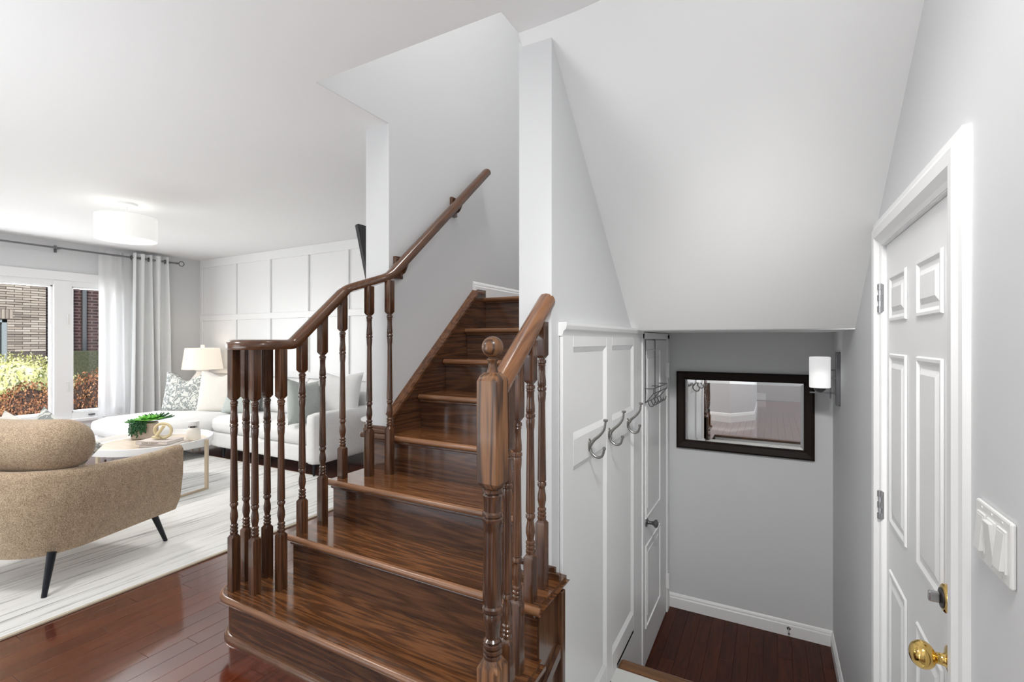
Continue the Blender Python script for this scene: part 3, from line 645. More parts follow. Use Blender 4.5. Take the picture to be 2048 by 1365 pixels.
# ------------------------------------------------------------------ balustrades
SQ = .0185
TURN = [(.0, .012), (.010, .0115), (.013, .0155), (.022, .0160), (.026, .0125), (.030, .0150), (.034, .0125), (.060, .0128), (.085, .0150), (.102, .0155), (.106, .0130), (.110, .0165), (.118, .0165), (.122, .0135), (.128, .0150), (.150, .0138), (.165, .0120), (.30, .0138), (.438, .0156), (.442, .0125), (.447, .0160), (.456, .0160), (.461, .0120), (.468, .0112), (.490, .0150), (.508, .0155), (.525, .0120), (.533, .0110), (.537, .0155), (.544, .0155), (.547, .0115), (.551, .0155), (.558, .0155), (.561, .0115), (.565, .0158), (.573, .0158), (.578, .0125), (.583, .0125)]
def baluster(x, y, z0, z1, bot, parent, rel):
    turned = .583; topl = (z1 - z0) - bot - turned
    bm = NB(); s = SQ
    def sq(za, zb, chT, chB):
        c = .008; L = []
        if chB: L.append((.011, za - .006)); L.append((s, za + .006))
        else: L.append((s, za))
        if chT: L.append((s, zb - .006)); L.append((.011, zb + .006))
        else: L.append((s, zb))
        rings = []
        for r, z in L:
            e = min(.0025, r * .3)
            rings.append([bm.verts.new((x + a * r + da, y + b * r + dbb, z)) for a, b, da, dbb in ((-1, -1, e, 0), (1, -1, -e, 0), (1, -1, 0, e), (1, 1, 0, -e), (1, 1, -e, 0), (-1, 1, e, 0), (-1, 1, 0, -e), (-1, -1, 0, e))])
        for A, Bq in zip(rings, rings[1:]):
            for i in range(8): bm.faces.new((A[i], A[(i + 1) % 8], Bq[(i + 1) % 8], Bq[i]))
        bm.faces.new(rings[0][::-1]); bm.faces.new(rings[-1])
    sq(z0, z0 + bot, True, False); sq(z0 + bot + turned, z1, False, True)
    lathe(bm, [(r, z0 + bot + turned - t) for t, r in TURN], x, y, 14)
    return obj('baluster', bm, M['oak_z'], parent, smooth=True, rel=rel, sharp=35)
RS = [(-.030, -.012), (-.026, -.024), (.026, -.024), (.030, -.012), (.031, 0), (.027, .014), (.016, .023), (0, .026), (-.016, .023), (-.027, .014), (-.031, 0)]
LB = (-1.9, 1.3, .19)
lb = thing('balustrade', 'left balustrade with coiled volute end whose handrail continues up the stair wall', 'balustrade', LB)
vc = Vector((-1.965, 1.295)); zr = 1.234
path = []
for i in range(26):
    a = -2 * PI * .80 * (1 - i / 25); r = .055 + .055 * (i / 25)
    path.append(Vector((vc.x + r * math.cos(a), vc.y + r * math.sin(a), zr)))
tail = [(-1.857, 1.33, zr), (-1.860, 1.385, zr), (-1.872, 1.70, 1.508), (-1.722, 1.845, 1.578), (-1.708, 2.78, 2.405)]
tl = fillet([Vector(p) for p in tail], .035, 5)
full = path + tl
bm = NB(); sweep(bm, full, [(a, b * .84) for a, b in RS])
obj('handrail', bm, M['oak_turned'], lb, smooth=True, rel=LB, sharp=50)
bm = NB(); lathe(bm, [(.06, zr - .0195), (.066, zr - .010), (.066, zr + .009), (.055, zr + .019), (.02, zr + .0215)], vc.x, vc.y, 24); obj('volute_cap', bm, M['oak_turned'], lb, smooth=True, rel=LB)
def railz(y):
    if y < 1.385: return zr
    if y < 1.70: return zr + (y - 1.385) / .315 * (1.508 - zr)
    return 1.508 + (y - 1.70) / .145 * .07
for x, y, z0, bot in ((-2.012, 1.222, .19, .232), (-2.050, 1.300, .19, .228), (-1.905, 1.246, .19, .232), (-1.995, 1.363, .19, .228), (-1.845, 1.325, .19, .236), (-1.872, 1.45, .38, .150), (-1.872, 1.562, .38, .228), (-1.872, 1.682, .57, .152), (-1.785, 1.775, .57, .232), (-1.712, 1.842, .57, .24)):
    baluster(x, y, z0, railz(y) - .018, bot, lb, LB)
for y in (1.965, 2.475):
    z = 1.578 + (y - 1.845) * .8845
    bm = NB(); box(bm, XL, XL + .02, y - .03, y + .03, z - .10, z + .02, bev=.004)
    sweep(bm, smooth_curve([(XL + .02, y, z - .075), (XL + .05, y, z - .065), (XL + .072, y, z - .022)], 5), circ(.009, 8))
    obj('wall_bracket', bm, M['oak_z'], lb, smooth=True, rel=LB)
    obj('bracket_screw', (lambda bm: (lathe(bm, [(.004, 0), (.004, .03)], y + .10, z + .06, 8, 'x', XL), bm)[-1])(NB()), M['brass'], lb, rel=LB)

RB = (-.71, 1.3, .19)
rb = thing('balustrade', 'right balustrade with ball topped newel post ending at the white wall post', 'balustrade', RB)
nx, nyy = -.706, 1.182
bm = NB(); s = .033
def blockring(r, z, e): return [bm.verts.new((nx + a * r + da, nyy + b * r + d2_, z)) for a, b, da, d2_ in ((-1, -1, e, 0), (1, -1, -e, 0), (1, -1, 0, e), (1, 1, 0, -e), (1, 1, -e, 0), (-1, 1, e, 0), (-1, 1, 0, -e), (-1, -1, 0, e))]
def blk(L):
    rg = [blockring(*q) for q in L]
    for A, Bq in zip(rg, rg[1:]):
        for i in range(8): bm.faces.new((A[i], A[(i + 1) % 8], Bq[(i + 1) % 8], Bq[i]))
    bm.faces.new(rg[0][::-1]); bm.faces.new(rg[-1])
blk([(.022, .826, .008), (.0345, .846, .004), (.0345, 1.135, .004), (.030, 1.150, .008), (.020, 1.160, .008)])
nb = obj('newel_post', bm, M['oak_post'], rb, smooth=True, rel=RB, sharp=30)
bm = NB(); blk([(.0345, .19, .004), (.0345, .315, .004), (.020, .345, .008)]); obj('newel_base', bm, M['oak_post'], rb, smooth=True, rel=RB, sharp=30)
bm = NB()
lathe(bm, [(r, z) for z, r in ((.33, .020), (.338, .022), (.342, .027), (.350, .027), (.354, .021), (.358, .0275), (.366, .0275), (.370, .021), (.374, .0275), (.382, .0275), (.386, .021), (.392, .0265), (.398, .020), (.42, .0215), (.445, .026), (.462, .028), (.470, .025), (.476, .030), (.486, .030), (.492, .025), (.50, .0285), (.56, .0285), (.70, .0255), (.728, .0265), (.733, .030), (.742, .030), (.746, .0255), (.750, .030), (.757, .030), (.762, .025), (.79, .0265), (.808, .0285), (.812, .025), (.817, .0305), (.825, .0305), (.83, .024))], nx, nyy, 24)
obj('turned_shaft', bm, M['oak_z'], nb, smooth=True, sharp=35)
bm = NB(); prof_ = [(.018, 1.158), (.015, 1.168), (.0125, 1.178), (.0125, 1.190), (.0165, 1.194), (.0165, 1.199), (.012, 1.201)]
prof_ += [(.0315 * math.sin(a), 1.2325 - .0315 * math.cos(a)) for a in [PI * (.12 + .87 * i / 14) for i in range(15)]]
lathe(bm, prof_, nx, nyy, 24); obj('ball_finial', bm, M['oak_post'], nb, smooth=True, sharp=50)
r0, r1 = Vector((nx, nyy + .03, 1.115)), Vector((-.735, 1.625, 1.405))
bm = NB(); sweep(bm, [r0.lerp(r1, i / 6) for i in range(7)], RS); obj('handrail', bm, M['oak_bright'], rb, smooth=True, rel=RB, sharp=50)
def railr(y): return r0.z + (y - r0.y) / (r1.y - r0.y) * (r1.z - r0.z)
for x, y, z0, bot in ((-.708, 1.272, .19, .150), (-.716, 1.352, .19, .228), (-.712, 1.44, .38, .150), (-.714, 1.535, .38, .232)):
    baluster(x, y, z0, railr(y) - .024, bot, rb, RB)

# ------------------------------------------------------------------ mirror, sconce, hooks, rack, switch
mx0, mx1, mz0, mz1 = -.639, .257, .437, 1.019
mt = thing('wall_mirror', 'rectangular mirror in a wide dark espresso frame beside the wall sconce', 'mirror', (-.19, YM, mz0)); MR = (-.19, YM, mz0)
bm = NB(); pr = [(0, .0), (0, .028), (.012, .034), (.05, .026), (.062, .014), (.062, 0)]
pts = [(mx0, mz0), (mx1, mz0), (mx1, mz1), (mx0, mz1)]; ins = [(1, 1), (-1, 1), (-1, -1), (1, -1)]
rings = [[bm.verts.new((p[0] + o_[0] * a, YM - b, p[1] + o_[1] * a)) for a, b in pr] for p, o_ in zip(pts, ins)]
for i in range(4):
    A, Bq = rings[i], rings[(i + 1) % 4]
    for k in range(len(pr)): bm.faces.new((A[k], A[(k + 1) % len(pr)], Bq[(k + 1) % len(pr)], Bq[k]))
bmesh.ops.recalc_face_normals(bm, faces=bm.faces[:]); obj('frame', bm, M['espresso'], mt, rel=MR)
bm = NB(); e = .058; e2 = .082
def rc(e, y): return [bm.verts.new((a, y, b)) for a, b in ((mx0 + e, mz0 + e), (mx1 - e, mz0 + e), (mx1 - e, mz1 - e), (mx0 + e, mz1 - e))]
A, I = rc(e, YM - .008), rc(e2, YM - .0105)
for k in range(4): bm.faces.new((A[k], A[(k + 1) % 4], I[(k + 1) % 4], I[k]))
bm.faces.new(I); obj('mirror_glass', bm, M['mirror'], mt, rel=MR)
SC = (XR, 3.467, 1.02)
sn_ = thing('wall_sconce', 'wall sconce with opal glass cylinder shade on a brushed metal arm', 'sconce', SC)
obj('back_plate', B(XR - .022, XR, 3.44, 3.495, .86, 1.185, bev=.003), M['steel'], sn_, rel=SC)
bm = NB(); box(bm, XR - .052, XR - .044, 3.462, 3.472, .90, 1.14); box(bm, XR - .045, XR - .02, 3.463, 3.471, 1.07, 1.078); box(bm, XR - .045, XR - .02, 3.463, 3.471, 1.02, 1.028); box(bm, XR - .155, XR - .02, 3.462, 3.472, .930, .938)
obj('arm', bm, M['steel'], sn_, rel=SC)
sx_ = XR - .102
bm = NB(); lathe(bm, [(.008, .935), (.012, .938), (.03, .952), (.035, .964), (.0, .965)], sx_, 3.467, 18); obj('socket_cup', bm, M['steel'], sn_, smooth=True, rel=SC)
bm = NB(); lathe(bm, [(.03, .964), (.054, .965), (.056, .970), (.056, 1.148), (.0535, 1.153), (.051, 1.150), (.051, .974), (.03, .97)], sx_, 3.467, 28); obj('shade', bm, M['sconce'], sn_, smooth=True, rel=SC, sharp=50)

def coat_hook(y, z, label):
    x = xp; o = thing('coat_hook', label, 'hook', (x, y, z), group='coat hooks on the wainscot')
    bm = NB(); lathe(bm, [(.014, 0), (.014, .004), (.010, .008), (.004, .009)], 0, 0, 16, 'x')
    for v in bm.verts: v.co.z *= 2.0
    obj('plate', bm, M['nickel'], o, smooth=True)
    up = smooth_curve([(.004, 0, -.005), (.022, 0, .022), (.05, 0, .048), (.068, 0, .075), (.074, 0, .108)], 5)
    bm = NB(); sweep(bm, up, circ(.0055, 10), up0=(0, 1, 0), scale=[1.35 - .5 * i / (len(up) - 1) for i in range(len(up))])
    lathe(bm, [(.004, .104), (.010, .108), (.0105, .114), (.008, .117), (.002, .118)], .074, 0, 12); obj('upper_prong', bm, M['nickel'], o, smooth=True)
    lo = smooth_curve([(.004, 0, -.012), (.014, 0, -.036), (.036, 0, -.050), (.058, 0, -.042), (.068, 0, -.014)], 5)
    bm = NB(); sweep(bm, lo, circ(.0055, 10), up0=(0, 1, 0), scale=[1.2 - .25 * i / (len(lo) - 1) for i in range(len(lo))])
    lathe(bm, [(.004, -.016), (.008, -.012), (.008, -.006), (.004, -.002)], .068, 0, 12); obj('lower_prong', bm, M['nickel'], o, smooth=True)
    return o
coat_hook(1.975, .80, 'nickel double coat hook on the wainscot rail, nearest the stairs')
h2 = coat_hook(2.26, .80, 'nickel double coat hook with a loose ring, middle of three on the wainscot rail')
bm = NB(); sweep(bm, [(.012, .013 * math.cos(2 * PI * i / 20), -.012 + .026 * math.sin(2 * PI * i / 20)) for i in range(20)], circ(.0012, 6), closed=True); obj('loose_ring', bm, M['chrome'], h2, smooth=True)
coat_hook(2.60, .80, 'nickel double coat hook on the wainscot, nearest the closet door')
RK = (XW + .012, 3.25, .8)
rk = thing('over_door_rack', 'thin wire over the door hook rack hanging on the closet door', 'hook rack', RK)
wire = circ(.003, 6)
X = XW + .018
for y in (3.02, 3.30):
    bm = NB(); sweep(bm, [(X - .004, y, 1.258), (X, y, 1.25), (X, y, 1.10), (X, y, .95), (X, y, .86)], wire, up0=(0, 1, 0))
    box(bm, XW + .002, XW + .02, y - .008, y + .008, 1.256, 1.259)
    obj('hanger_wire', bm, M['steel'], rk, rel=RK)
bm = NB()
for z, x_ in ((.955, X + .055), (.925, X + .055), (.87, X + .01)):
    sweep(bm, [(x_, 2.99, z), (x_, 3.2, z), (x_, 3.42, z)], wire)
for y in (2.99, 3.2, 3.42): sweep(bm, [(X, y, .955), (X + .055, y, .955), (X + .055, y, .925), (X + .01, y, .87)], wire, up0=(0, 1, 0))
obj('shelf_wire', bm, M['steel'], rk, rel=RK)
for y in (3.04, 3.13, 3.22, 3.31, 3.40):
    bm = NB(); sweep(bm, smooth_curve([(X + .01, y, .87), (X + .025, y, .84), (X + .045, y, .845), (X + .055, y, .87)], 3), wire, up0=(0, 1, 0)); obj('hook', bm, M['steel'], rk, rel=RK)

SW = (XR, 1.186, .885)
sw = thing('light_switch', 'white triple rocker light switch plate on the grey wall', 'switch', SW)
bm = NB(); box(bm, XR - .008, XR, 1.107, 1.265, .828, .942, bev=.004); obj('switch_plate', bm, M['plastic'], sw, rel=SW)
for y, t in ((1.232, .003), (1.186, -.003), (1.140, .003)):
    f_ = obj('rocker_frame', B(XR - .011, XR - .007, y - .0185, y + .0185, .848, .922, bev=.001), M['plastic'], sw, rel=SW)
    bm = NB(); prism(bm, [(XR - .008, .852), (XR - .0145 - t, .852), (XR - .0145 + t, .918), (XR - .008, .918)], 'y', y - .0155, y + .0155, bev=.0008); obj('rocker', bm, M['plastic'], f_)
    for z in (.838, .932):
        bm = NB(); lathe(bm, [(.0025, 0), (.0025, -.0012)], y, z, 10, 'x', XR - .008); obj('screw', bm, M['plastic'], sw, rel=SW)

# television on the living room side of the stair wall, only its tilted edge shows
TV = (-1.94, 2.4, 1.65)
tv = thing('television', 'dark tilted screen mounted on the living room side of the stair wall', 'television', TV)
bm = NB(); prism(bm, [(-2.205, 1.965), (-2.235, 1.958), (-2.08, 1.36), (-2.05, 1.367)], 'y', 2.10, 3.10, bev=.004); obj('screen', bm, M['screen'], tv, rel=TV)
bm = NB(); box(bm, -1.955, -1.94, 2.45, 2.75, 1.5, 1.8); prism(bm, [(-1.955, 1.60), (-1.955, 1.74), (-2.14, 1.80), (-2.10, 1.62)], 'y', 2.55, 2.65); obj('wall_bracket', bm, M['black'], tv, rel=TV)

# ------------------------------------------------------------------ ceiling lamp
CLx, CLy = -4.74, 1.97
CL = (CLx, CLy, ZC)
cl_ = thing('ceiling_lamp', 'white drum semi flush ceiling lamp, lit', 'ceiling lamp', CL)
bm = NB(); lathe(bm, [(.03, ZC), (.075, ZC), (.075, ZC - .018), (.02, ZC - .026), (.0085, ZC - .03), (.0085, ZC - .14), (.02, ZC - .145)], CLx, CLy, 20); obj('canopy', bm, M['white'], cl_, smooth=True, rel=CL)
bm = NB(); lathe(bm, [(.207, 2.280), (.210, 2.285), (.210, 2.098), (.207, 2.093), (.204, 2.098), (.204, 2.280)], CLx, CLy, 48); obj('drum_shade', bm, M['drum'], cl_, smooth=True, rel=CL)
bm = NB(); lathe(bm, [(.16, 2.115), (.16, 2.100), (.155, 2.094), (.02, 2.088), (.012, 2.078), (.004, 2.076)], CLx, CLy, 40); obj('diffuser', bm, M['drum'], cl_, smooth=True, rel=CL)
bm = NB()
for a in range(3): sweep(bm, [(CLx, CLy, 2.262), (CLx + .205 * math.cos(a * 2.094), CLy + .205 * math.sin(a * 2.094), 2.262)], circ(.004, 6))
obj('spider', bm, M['chrome'], cl_, rel=CL)
light('ceiling_lamp_glow', 'POINT', (CLx, CLy, 2.19), .8, .12, color=(1, .96, .9))
light('ceiling_lamp_down', 'AREA', (CLx, CLy, 2.068), 11, .32, color=(1, .97, .93))

# ------------------------------------------------------------------ curtains
CR = (-7.06, 2.2, 2.30)
cr = thing('curtain_rod', 'slim grey curtain rod with ring finial above the window', 'curtain rod', CR)
bm = NB(); sweep(bm, [(-7.06, -.55, 2.30), (-7.06, 1, 2.30), (-7.06, 3.50, 2.30)], circ(.0105, 10)); sweep(bm, [(-7.115, -.55, 2.31), (-7.115, 1, 2.31), (-7.115, 3.40, 2.31)], circ(.007, 8)); obj('rod', bm, M['steel'], cr, smooth=True, rel=CR)
bm = NB(); lathe(bm, [(.014, 0), (.014, .02), (.008, .03)], -7.06, 2.30, 12, 'y', 3.50); sweep(bm, [(-7.06, 3.565 + .032 * math.cos(2 * PI * i / 18), 2.30 + .032 * math.sin(2 * PI * i / 18)) for i in range(18)], circ(.006, 6), closed=True, up0=(1, 0, 0)); obj('finial', bm, M['steel'], cr, smooth=True, rel=CR)
for y in (1.0, 2.30, 3.42):
    bm = NB(); box(bm, XV, XV + .01, y - .012, y + .012, 2.26, 2.34); sweep(bm, [(XV, y, 2.30), (-7.05, y, 2.288)], circ(.005, 6)); obj('bracket', bm, M['steel'], cr, rel=CR)
def curtain(bm, x, y0, y1, z0, z1, folds, amp, flare=0, thick=.004, n=90, seed=0):
    rnd = random.Random(seed); ph = [rnd.uniform(-.5, .5) for _ in range(40)]
    rows = 10; G = []
    for s in (0, 1):
        g = []
        for j in range(rows + 1):
            v = j / rows; r = []
            for i in range(n + 1):
                u = i / n; a = u * folds * 2 * PI + .35 * math.sin(3 * v + u * 9)
                yy = y0 + (y1 - y0) * u + (flare * (u - .5) * (1 - v)) + .012 * math.sin(a * .5 + v * 2)
                xx = x + amp * (.75 + .5 * (1 - v)) * math.sin(a) + s * thick
                r.append(bm.verts.new((xx, yy, z0 + (z1 - z0) * v)))
            g.append(r)
        G.append(g)
        if thick == 0: break
    for k, g in enumerate(G):
        for j in range(rows):
            for i in range(n): bm.faces.new((g[j][i], g[j][i + 1], g[j + 1][i + 1], g[j + 1][i]) if k else (g[j][i], g[j + 1][i], g[j + 1][i + 1], g[j][i + 1]))
    if thick:
        a, b = G
        for j in range(rows):
            for i in (0, n): bm.faces.new((a[j][i], b[j][i], b[j + 1][i], a[j + 1][i]))
        for i in range(n):
            for j in (0, rows): bm.faces.new((a[j][i], a[j][i + 1], b[j][i + 1], b[j][i]))
        bmesh.ops.recalc_face_normals(bm, faces=bm.faces[:])
cu = thing('curtain', 'pale grey grommet curtain drawn to the side of the window', 'curtain', (-7.06, 3.2, .02))
bm = NB(); curtain(bm, -7.06, 2.99, 3.40, .02, 2.36, 4.5, .048, .06); obj('panel_cloth', bm, M['curtain'], cu, smooth=True, rel=(-7.06, 3.2, .02))
for i in range(5):
    y = 2.985 + i * .095
    bm = NB(); sweep(bm, [(-7.06 + .016 * math.cos(2 * PI * k / 14), y, 2.30 + .024 * math.sin(2 * PI * k / 14)) for k in range(14)], circ(.006, 6), closed=True, up0=(0, 1, 0)); obj('grommet', bm, M['steel'], cu, smooth=True, rel=(-7.06, 3.2, .02))
cs_ = thing('curtain', 'sheer white voile curtain beside the window casement', 'curtain', (-7.12, 2.85, .03))
bm = NB(); curtain(bm, -7.115, 2.66, 3.08, .03, 2.35, 4, .018, 0, 0, 60, 3); obj('panel_cloth', bm, M['sheer'], cs_, smooth=True, rel=(-7.12, 2.85, .03))

# ------------------------------------------------------------------ rug
rg = thing('area_rug', 'pale grey striped area rug under the seating', 'rug', (-4.4, 1.3, 0), R(.9)); 
bm = NB(); box(bm, -1.56, 1.56, -1.75, 1.68, .001, .012, bev=.003); obj('pile', bm, M['rug'], rg)
bm = NB(); 
for a in ((1.558, 1.575, -1.76, 1.69), (-1.575, -1.558, -1.76, 1.69), (-1.56, 1.56, -1.765, -1.748), (-1.56, 1.56, 1.678, 1.695)): box(bm, *a, .001, .010, bev=.002)
obj('binding', bm, M['binding'], rg)

# ------------------------------------------------------------------ upholstery helpers
def cushion(bm, x0, x1, y0, y1, z0, z1, p=.22, puff=.02, n=12):
    """rounded block with a little puff"""
    vs = bmesh.ops.create_cube(bm, size=2)['verts']
    es = list({e for v in vs for e in v.link_edges})
    bmesh.ops.subdivide_edges(bm, edges=es, cuts=n, use_grid_fill=True)
    allv = bm.verts[:]
    cx, cy, cz = (x0 + x1) / 2, (y0 + y1) / 2, (z0 + z1) / 2; hx, hy, hz = (x1 - x0) / 2, (y1 - y0) / 2, (z1 - z0) / 2
    rad = min(hx, hy, hz) * p * 2
    rad = min(rad, min(hx, hy, hz))
    for v in allv:
        q = Vector((v.co.x * hx, v.co.y * hy, v.co.z * hz)); inner = Vector((max(-hx + rad, min(hx - rad, q.x)), max(-hy + rad, min(hy - rad, q.y)), max(-hz + rad, min(hz - rad, q.z))))
        d = q - inner
        if d.length > 1e-6: q = inner + d.normalized() * min(rad, d.length)
        f = (1 - v.co.x ** 2) * (1 - v.co.y ** 2)
        q.z += math.copysign(puff * f, q.z) if abs(v.co.z) > .6 else 0
        v.co = q + Vector((cx, cy, cz))
def pillow_bm(w_, h_, t, notch=0, n=22):
    bm = NB(); G = []
    for s in (1, -1):
        g = []
        for j in range(n + 1):
            r = []
            for i in range(n + 1):
                u, v = 2 * i / n - 1, 2 * j / n - 1
                k = max(0, (1 - abs(u) ** 2.6)) ** .55 * max(0, (1 - abs(v) ** 2.6)) ** .55
                pin = 1 - .09 * (1 - abs(u) ** 2) * abs(v) ** 3; pin2 = 1 - .09 * (1 - abs(v) ** 2) * abs(u) ** 3
                x, z = u * w_ / 2 * pin2, v * h_ / 2 * pin
                if notch: z -= notch * math.exp(-(u / .42) ** 2) * max(0, (v + .3) / 1.3) ** 1.6
                y = s * t / 2 * k
                r.append((x, y, z))
            g.append(r)
        G.append(g)
    V = {}
    def vert(p):
        key = tuple(round(c, 5) for c in p)
        if key not in V: V[key] = bm.verts.new(p)
        return V[key]
    for g in G:
        for j in range(n):
            for i in range(n):
                q = [vert(g[j][i]), vert(g[j][i + 1]), vert(g[j + 1][i + 1]), vert(g[j + 1][i])]
                if len(set(q)) == 4:
                    try: bm.faces.new(q)
                    except ValueError: pass
    bmesh.ops.recalc_face_normals(bm, faces=bm.faces[:]); return bm
def pillow(name, label, loc, rot, w_, h_, t, mat, notch=0, piping=None):
    o = obj(name, pillow_bm(w_, h_, t, notch), mat, None, smooth=True, sharp=80); o.location = loc; o.rotation_euler = rot
    tag(o, label, 'pillow'); return o
def taper_leg(bm, x, y, z0, z1, r0, r1, dx=0, dy=0, n=12):
    sweep(bm, [(x + dx, y + dy, z0), (x + dx * .5, y + dy * .5, (z0 + z1) / 2), (x, y, z1)], circ(1, n), scale=[r0, (r0 + r1) / 2, r1], up0=(0, 1, 0))

# ------------------------------------------------------------------ armchair
ac = thing('armchair', 'tan woven barrel armchair with black splayed legs seen from behind', 'armchair', (-3.48, 1.145, .012), R(20.4))
Upts = []
fw, hw, bk = .40, .385, -.40
for i in range(9): Upts.append((hw - .02 * (i / 8), fw - (fw + .02) * i / 8))
for i in range(1, 24):
    a = PI * i / 24; e = .72
    cxs = math.copysign(abs(math.cos(a)) ** e, math.cos(a)); sns = abs(math.sin(a)) ** e
    Upts.append(((hw - .02) * cxs, -.02 + (bk + .02) * sns))
for i in range(9): Upts.append((-(hw - .02) - .02 * i / 8, -.02 + (fw + .02) * i / 8))
bm = NB(); rings = []
N = len(Upts)
for i, (x, y) in enumerate(Upts):
    a, b = Upts[max(i - 1, 0)], Upts[min(i + 1, N - 1)]
    t = Vector((b[0] - a[0], b[1] - a[1])).normalized(); out = Vector((-t.y, t.x))
    if out.dot(Vector((x, y + .001))) < 0: out = -out
    bf = max(0, min(1, (-y + .1) / .5)); ht = .575 + .03 * bf + (.012 if y > .3 else 0)
    end = 1 - .35 * max(0, (y - .33) / .07)
    th = .085 * end
    pr = [(-.055, .175), (-.02, .25), (.0, .40), (.004, ht - .03), (-.01, ht - .008), (-.03, ht), (-th + .02, ht - .004), (-th, ht - .03), (-th, .36), (-th, .19)]
    rings.append([bm.verts.new((x + out.x * s, y + out.y * s, z)) for s, z in pr])
m_ = len(pr)
for A, Bq in zip(rings, rings[1:]):
    for k in range(m_): bm.faces.new((A[k], A[(k + 1) % m_], Bq[(k + 1) % m_], Bq[k]))
bm.faces.new(rings[0]); bm.faces.new(rings[-1][::-1]); bmesh.ops.recalc_face_normals(bm, faces=bm.faces[:])
obj('shell', bm, M['boucle'], ac, smooth=True, sharp=60)
bm = NB(); cushion(bm, -.285, .285, -.27, .37, .20, .44, .3, .015); obj('seat_cushion', bm, M['boucle'], ac, smooth=True, sharp=80)
bm = NB(); cushion(bm, -.37, .37, -.125, .125, -.135, .135, .95, 0, 14)
for v in bm.verts:
    k_ = (v.co.x / .37) ** 2; v.co.y -= .06 * k_ * -1; v.co.z += .0 * k_
o = obj('back_cushion', bm, M['boucle'], ac, smooth=True, sharp=80); o.location = (-.02, -.225, .70); o.rotation_euler = (R(8), 0, 0)
for x, y, dx, dy in ((.29, -.28, .012, -.045), (.30, .27, .02, .07), (-.29, -.28, -.012, -.045), (-.30, .27, -.02, .07)):
    bm = NB(); taper_leg(bm, x, y, .0, .2, .011, .019, dx, dy); obj('leg', bm, M['navy'], ac, smooth=True)
f_ = Vector((-.349, .937)); r_ = Vector((.937, .349)); c_ = Vector((-3.48, 1.145))
def ch(x, y): return (c_ + r_ * x + f_ * y)
p_ = ch(.10, -.03); pillow('throw_pillow', 'speckled grey beige pillow standing in the armchair behind its bolster', (p_.x - .15, p_.y - .06, .60), (R(-16), R(30), R(24)), .42, .42, .13, M['damask'])
p_ = ch(-.20, .04); pillow('throw_pillow', 'pale grey pillow peeking over the left of the armchair bolster', (p_.x - .14, p_.y - .07, .59), (R(-16), R(20), R(30)), .38, .42, .12, M['cream'])

# ------------------------------------------------------------------ coffee table and what stands on it
TX, TY, TZ = -4.52, 2.06, .012
ct = thing('coffee_table', 'round white tray coffee table with pale gold legs', 'coffee table', (TX, TY, TZ))
bm = NB(); lathe(bm, [(.36, .372), (.425, .374), (.43, .38), (.432, .425), (.428, .429), (.424, .425), (.420, .391), (.36, .39)], 0, 0, 56); obj('tray_rim', bm, M['white'], ct, smooth=True)
bm = NB(); lathe(bm, [(.0, .380), (.421, .380), (.421, .3905), (.0, .391)][1:3], 0, 0, 48); obj('table_top', bm, M['traytop'], ct)
for a in (-11, 31, 169, 211):
    x, y = .438 * math.cos(R(a)), .438 * math.sin(R(a))
    bm = NB(); box(bm, -.014, .014, -.011, .011, 0, .415, bev=.002, seg=1); o = obj('leg', bm, M['goldwood'], ct); o.location = (x, y, 0); o.rotation_euler = (0, 0, R(a + 90))
for a, b in ((-11, 31), (169, 211)):
    pa, pb = [Vector((.438 * math.cos(R(q)), .438 * math.sin(R(q)), .01)) for q in (a, b)]
    bm = NB(); sweep(bm, [pa, (pa + pb) / 2, pb], [(-.008, -.008), (.008, -.008), (.008, .008), (-.008, .008)]); obj('stretcher', bm, M['goldwood'], ct)
ZT = TZ + .3915
# potted succulents
px_, py_ = -4.80, 2.13
pp = thing('potted_succulents', 'beige square pot of succulents with trailing strands on the coffee table', 'plant', (px_, py_, ZT))
bm = NB(); box(bm, -.065, .065, -.05, .05, 0, .11, bev=.008); obj('pot', bm, M['pot'], pp)
def rosette(cx, cy, cz, r, rings_, mat, name, tilt=.5, wide=.34, sharpp=1):
    bm = NB()
    for k in range(rings_):
        nl = 6 + 2 * k; L = r * (.4 + .6 * k / max(1, rings_ - 1)); el = R(75 - 60 * k / max(1, rings_ - 1))
        for i in range(nl):
            a = 2 * PI * (i + .5 * k) / nl; d = Vector((math.cos(a) * math.cos(el), math.sin(a) * math.cos(el), math.sin(el))); s = Vector((-math.sin(a), math.cos(a), 0)); u = d.cross(s) * -1
            b0 = Vector((cx, cy, cz)); w_ = L * wide
            A = [bm.verts.new(b0 + d * L * t + s * w_ * q + u * h) for t, q, h in ((.1, -.35, 0), (.1, .35, 0), (.65, .55, .002), (1.0, 0, .004), (.65, -.55, .002))]
            Bv = [bm.verts.new(v.co - u * -.006) for v in A]
            bm.faces.new(A); bm.faces.new(Bv[::-1])
            for q in range(5): bm.faces.new((A[q], Bv[q], Bv[(q + 1) % 5], A[(q + 1) % 5]))
    bmesh.ops.recalc_face_normals(bm, faces=bm.faces[:]); return obj(name, bm, mat, pp)
rosette(.03, -.02, .125, .085, 4, M['leaf_bright'], 'rosette', wide=.4); rosette(-.05, -.015, .115, .055, 4, M['leaf_mid'], 'rosette'); rosette(.06, .03, .12, .10, 4, M['leaf_dark'], 'spiky_rosette', wide=.12); rosette(-.01, .035, .115, .05, 3, M['leaf_mid'], 'rosette')
for i in range(16):
    x0 = -.066 + .006 * i; y0 = -.052 - .004 * (i % 2); L = random.uniform(.06, .118)
    bm = NB(); nb_ = int(L / .009)
    for k in range(nb_):
        z = .118 - k * .009; xx = x0 + random.uniform(-.003, .003); yy = y0 - .010 * min(1, k / 2) + random.uniform(-.002, .002)
        bmesh.ops.create_icosphere(bm, subdivisions=1, radius=.0055, matrix=Matrix.Translation((xx, yy, z)))
    obj('trailing_strand', bm, M['leaf_dark'], pp, smooth=True)
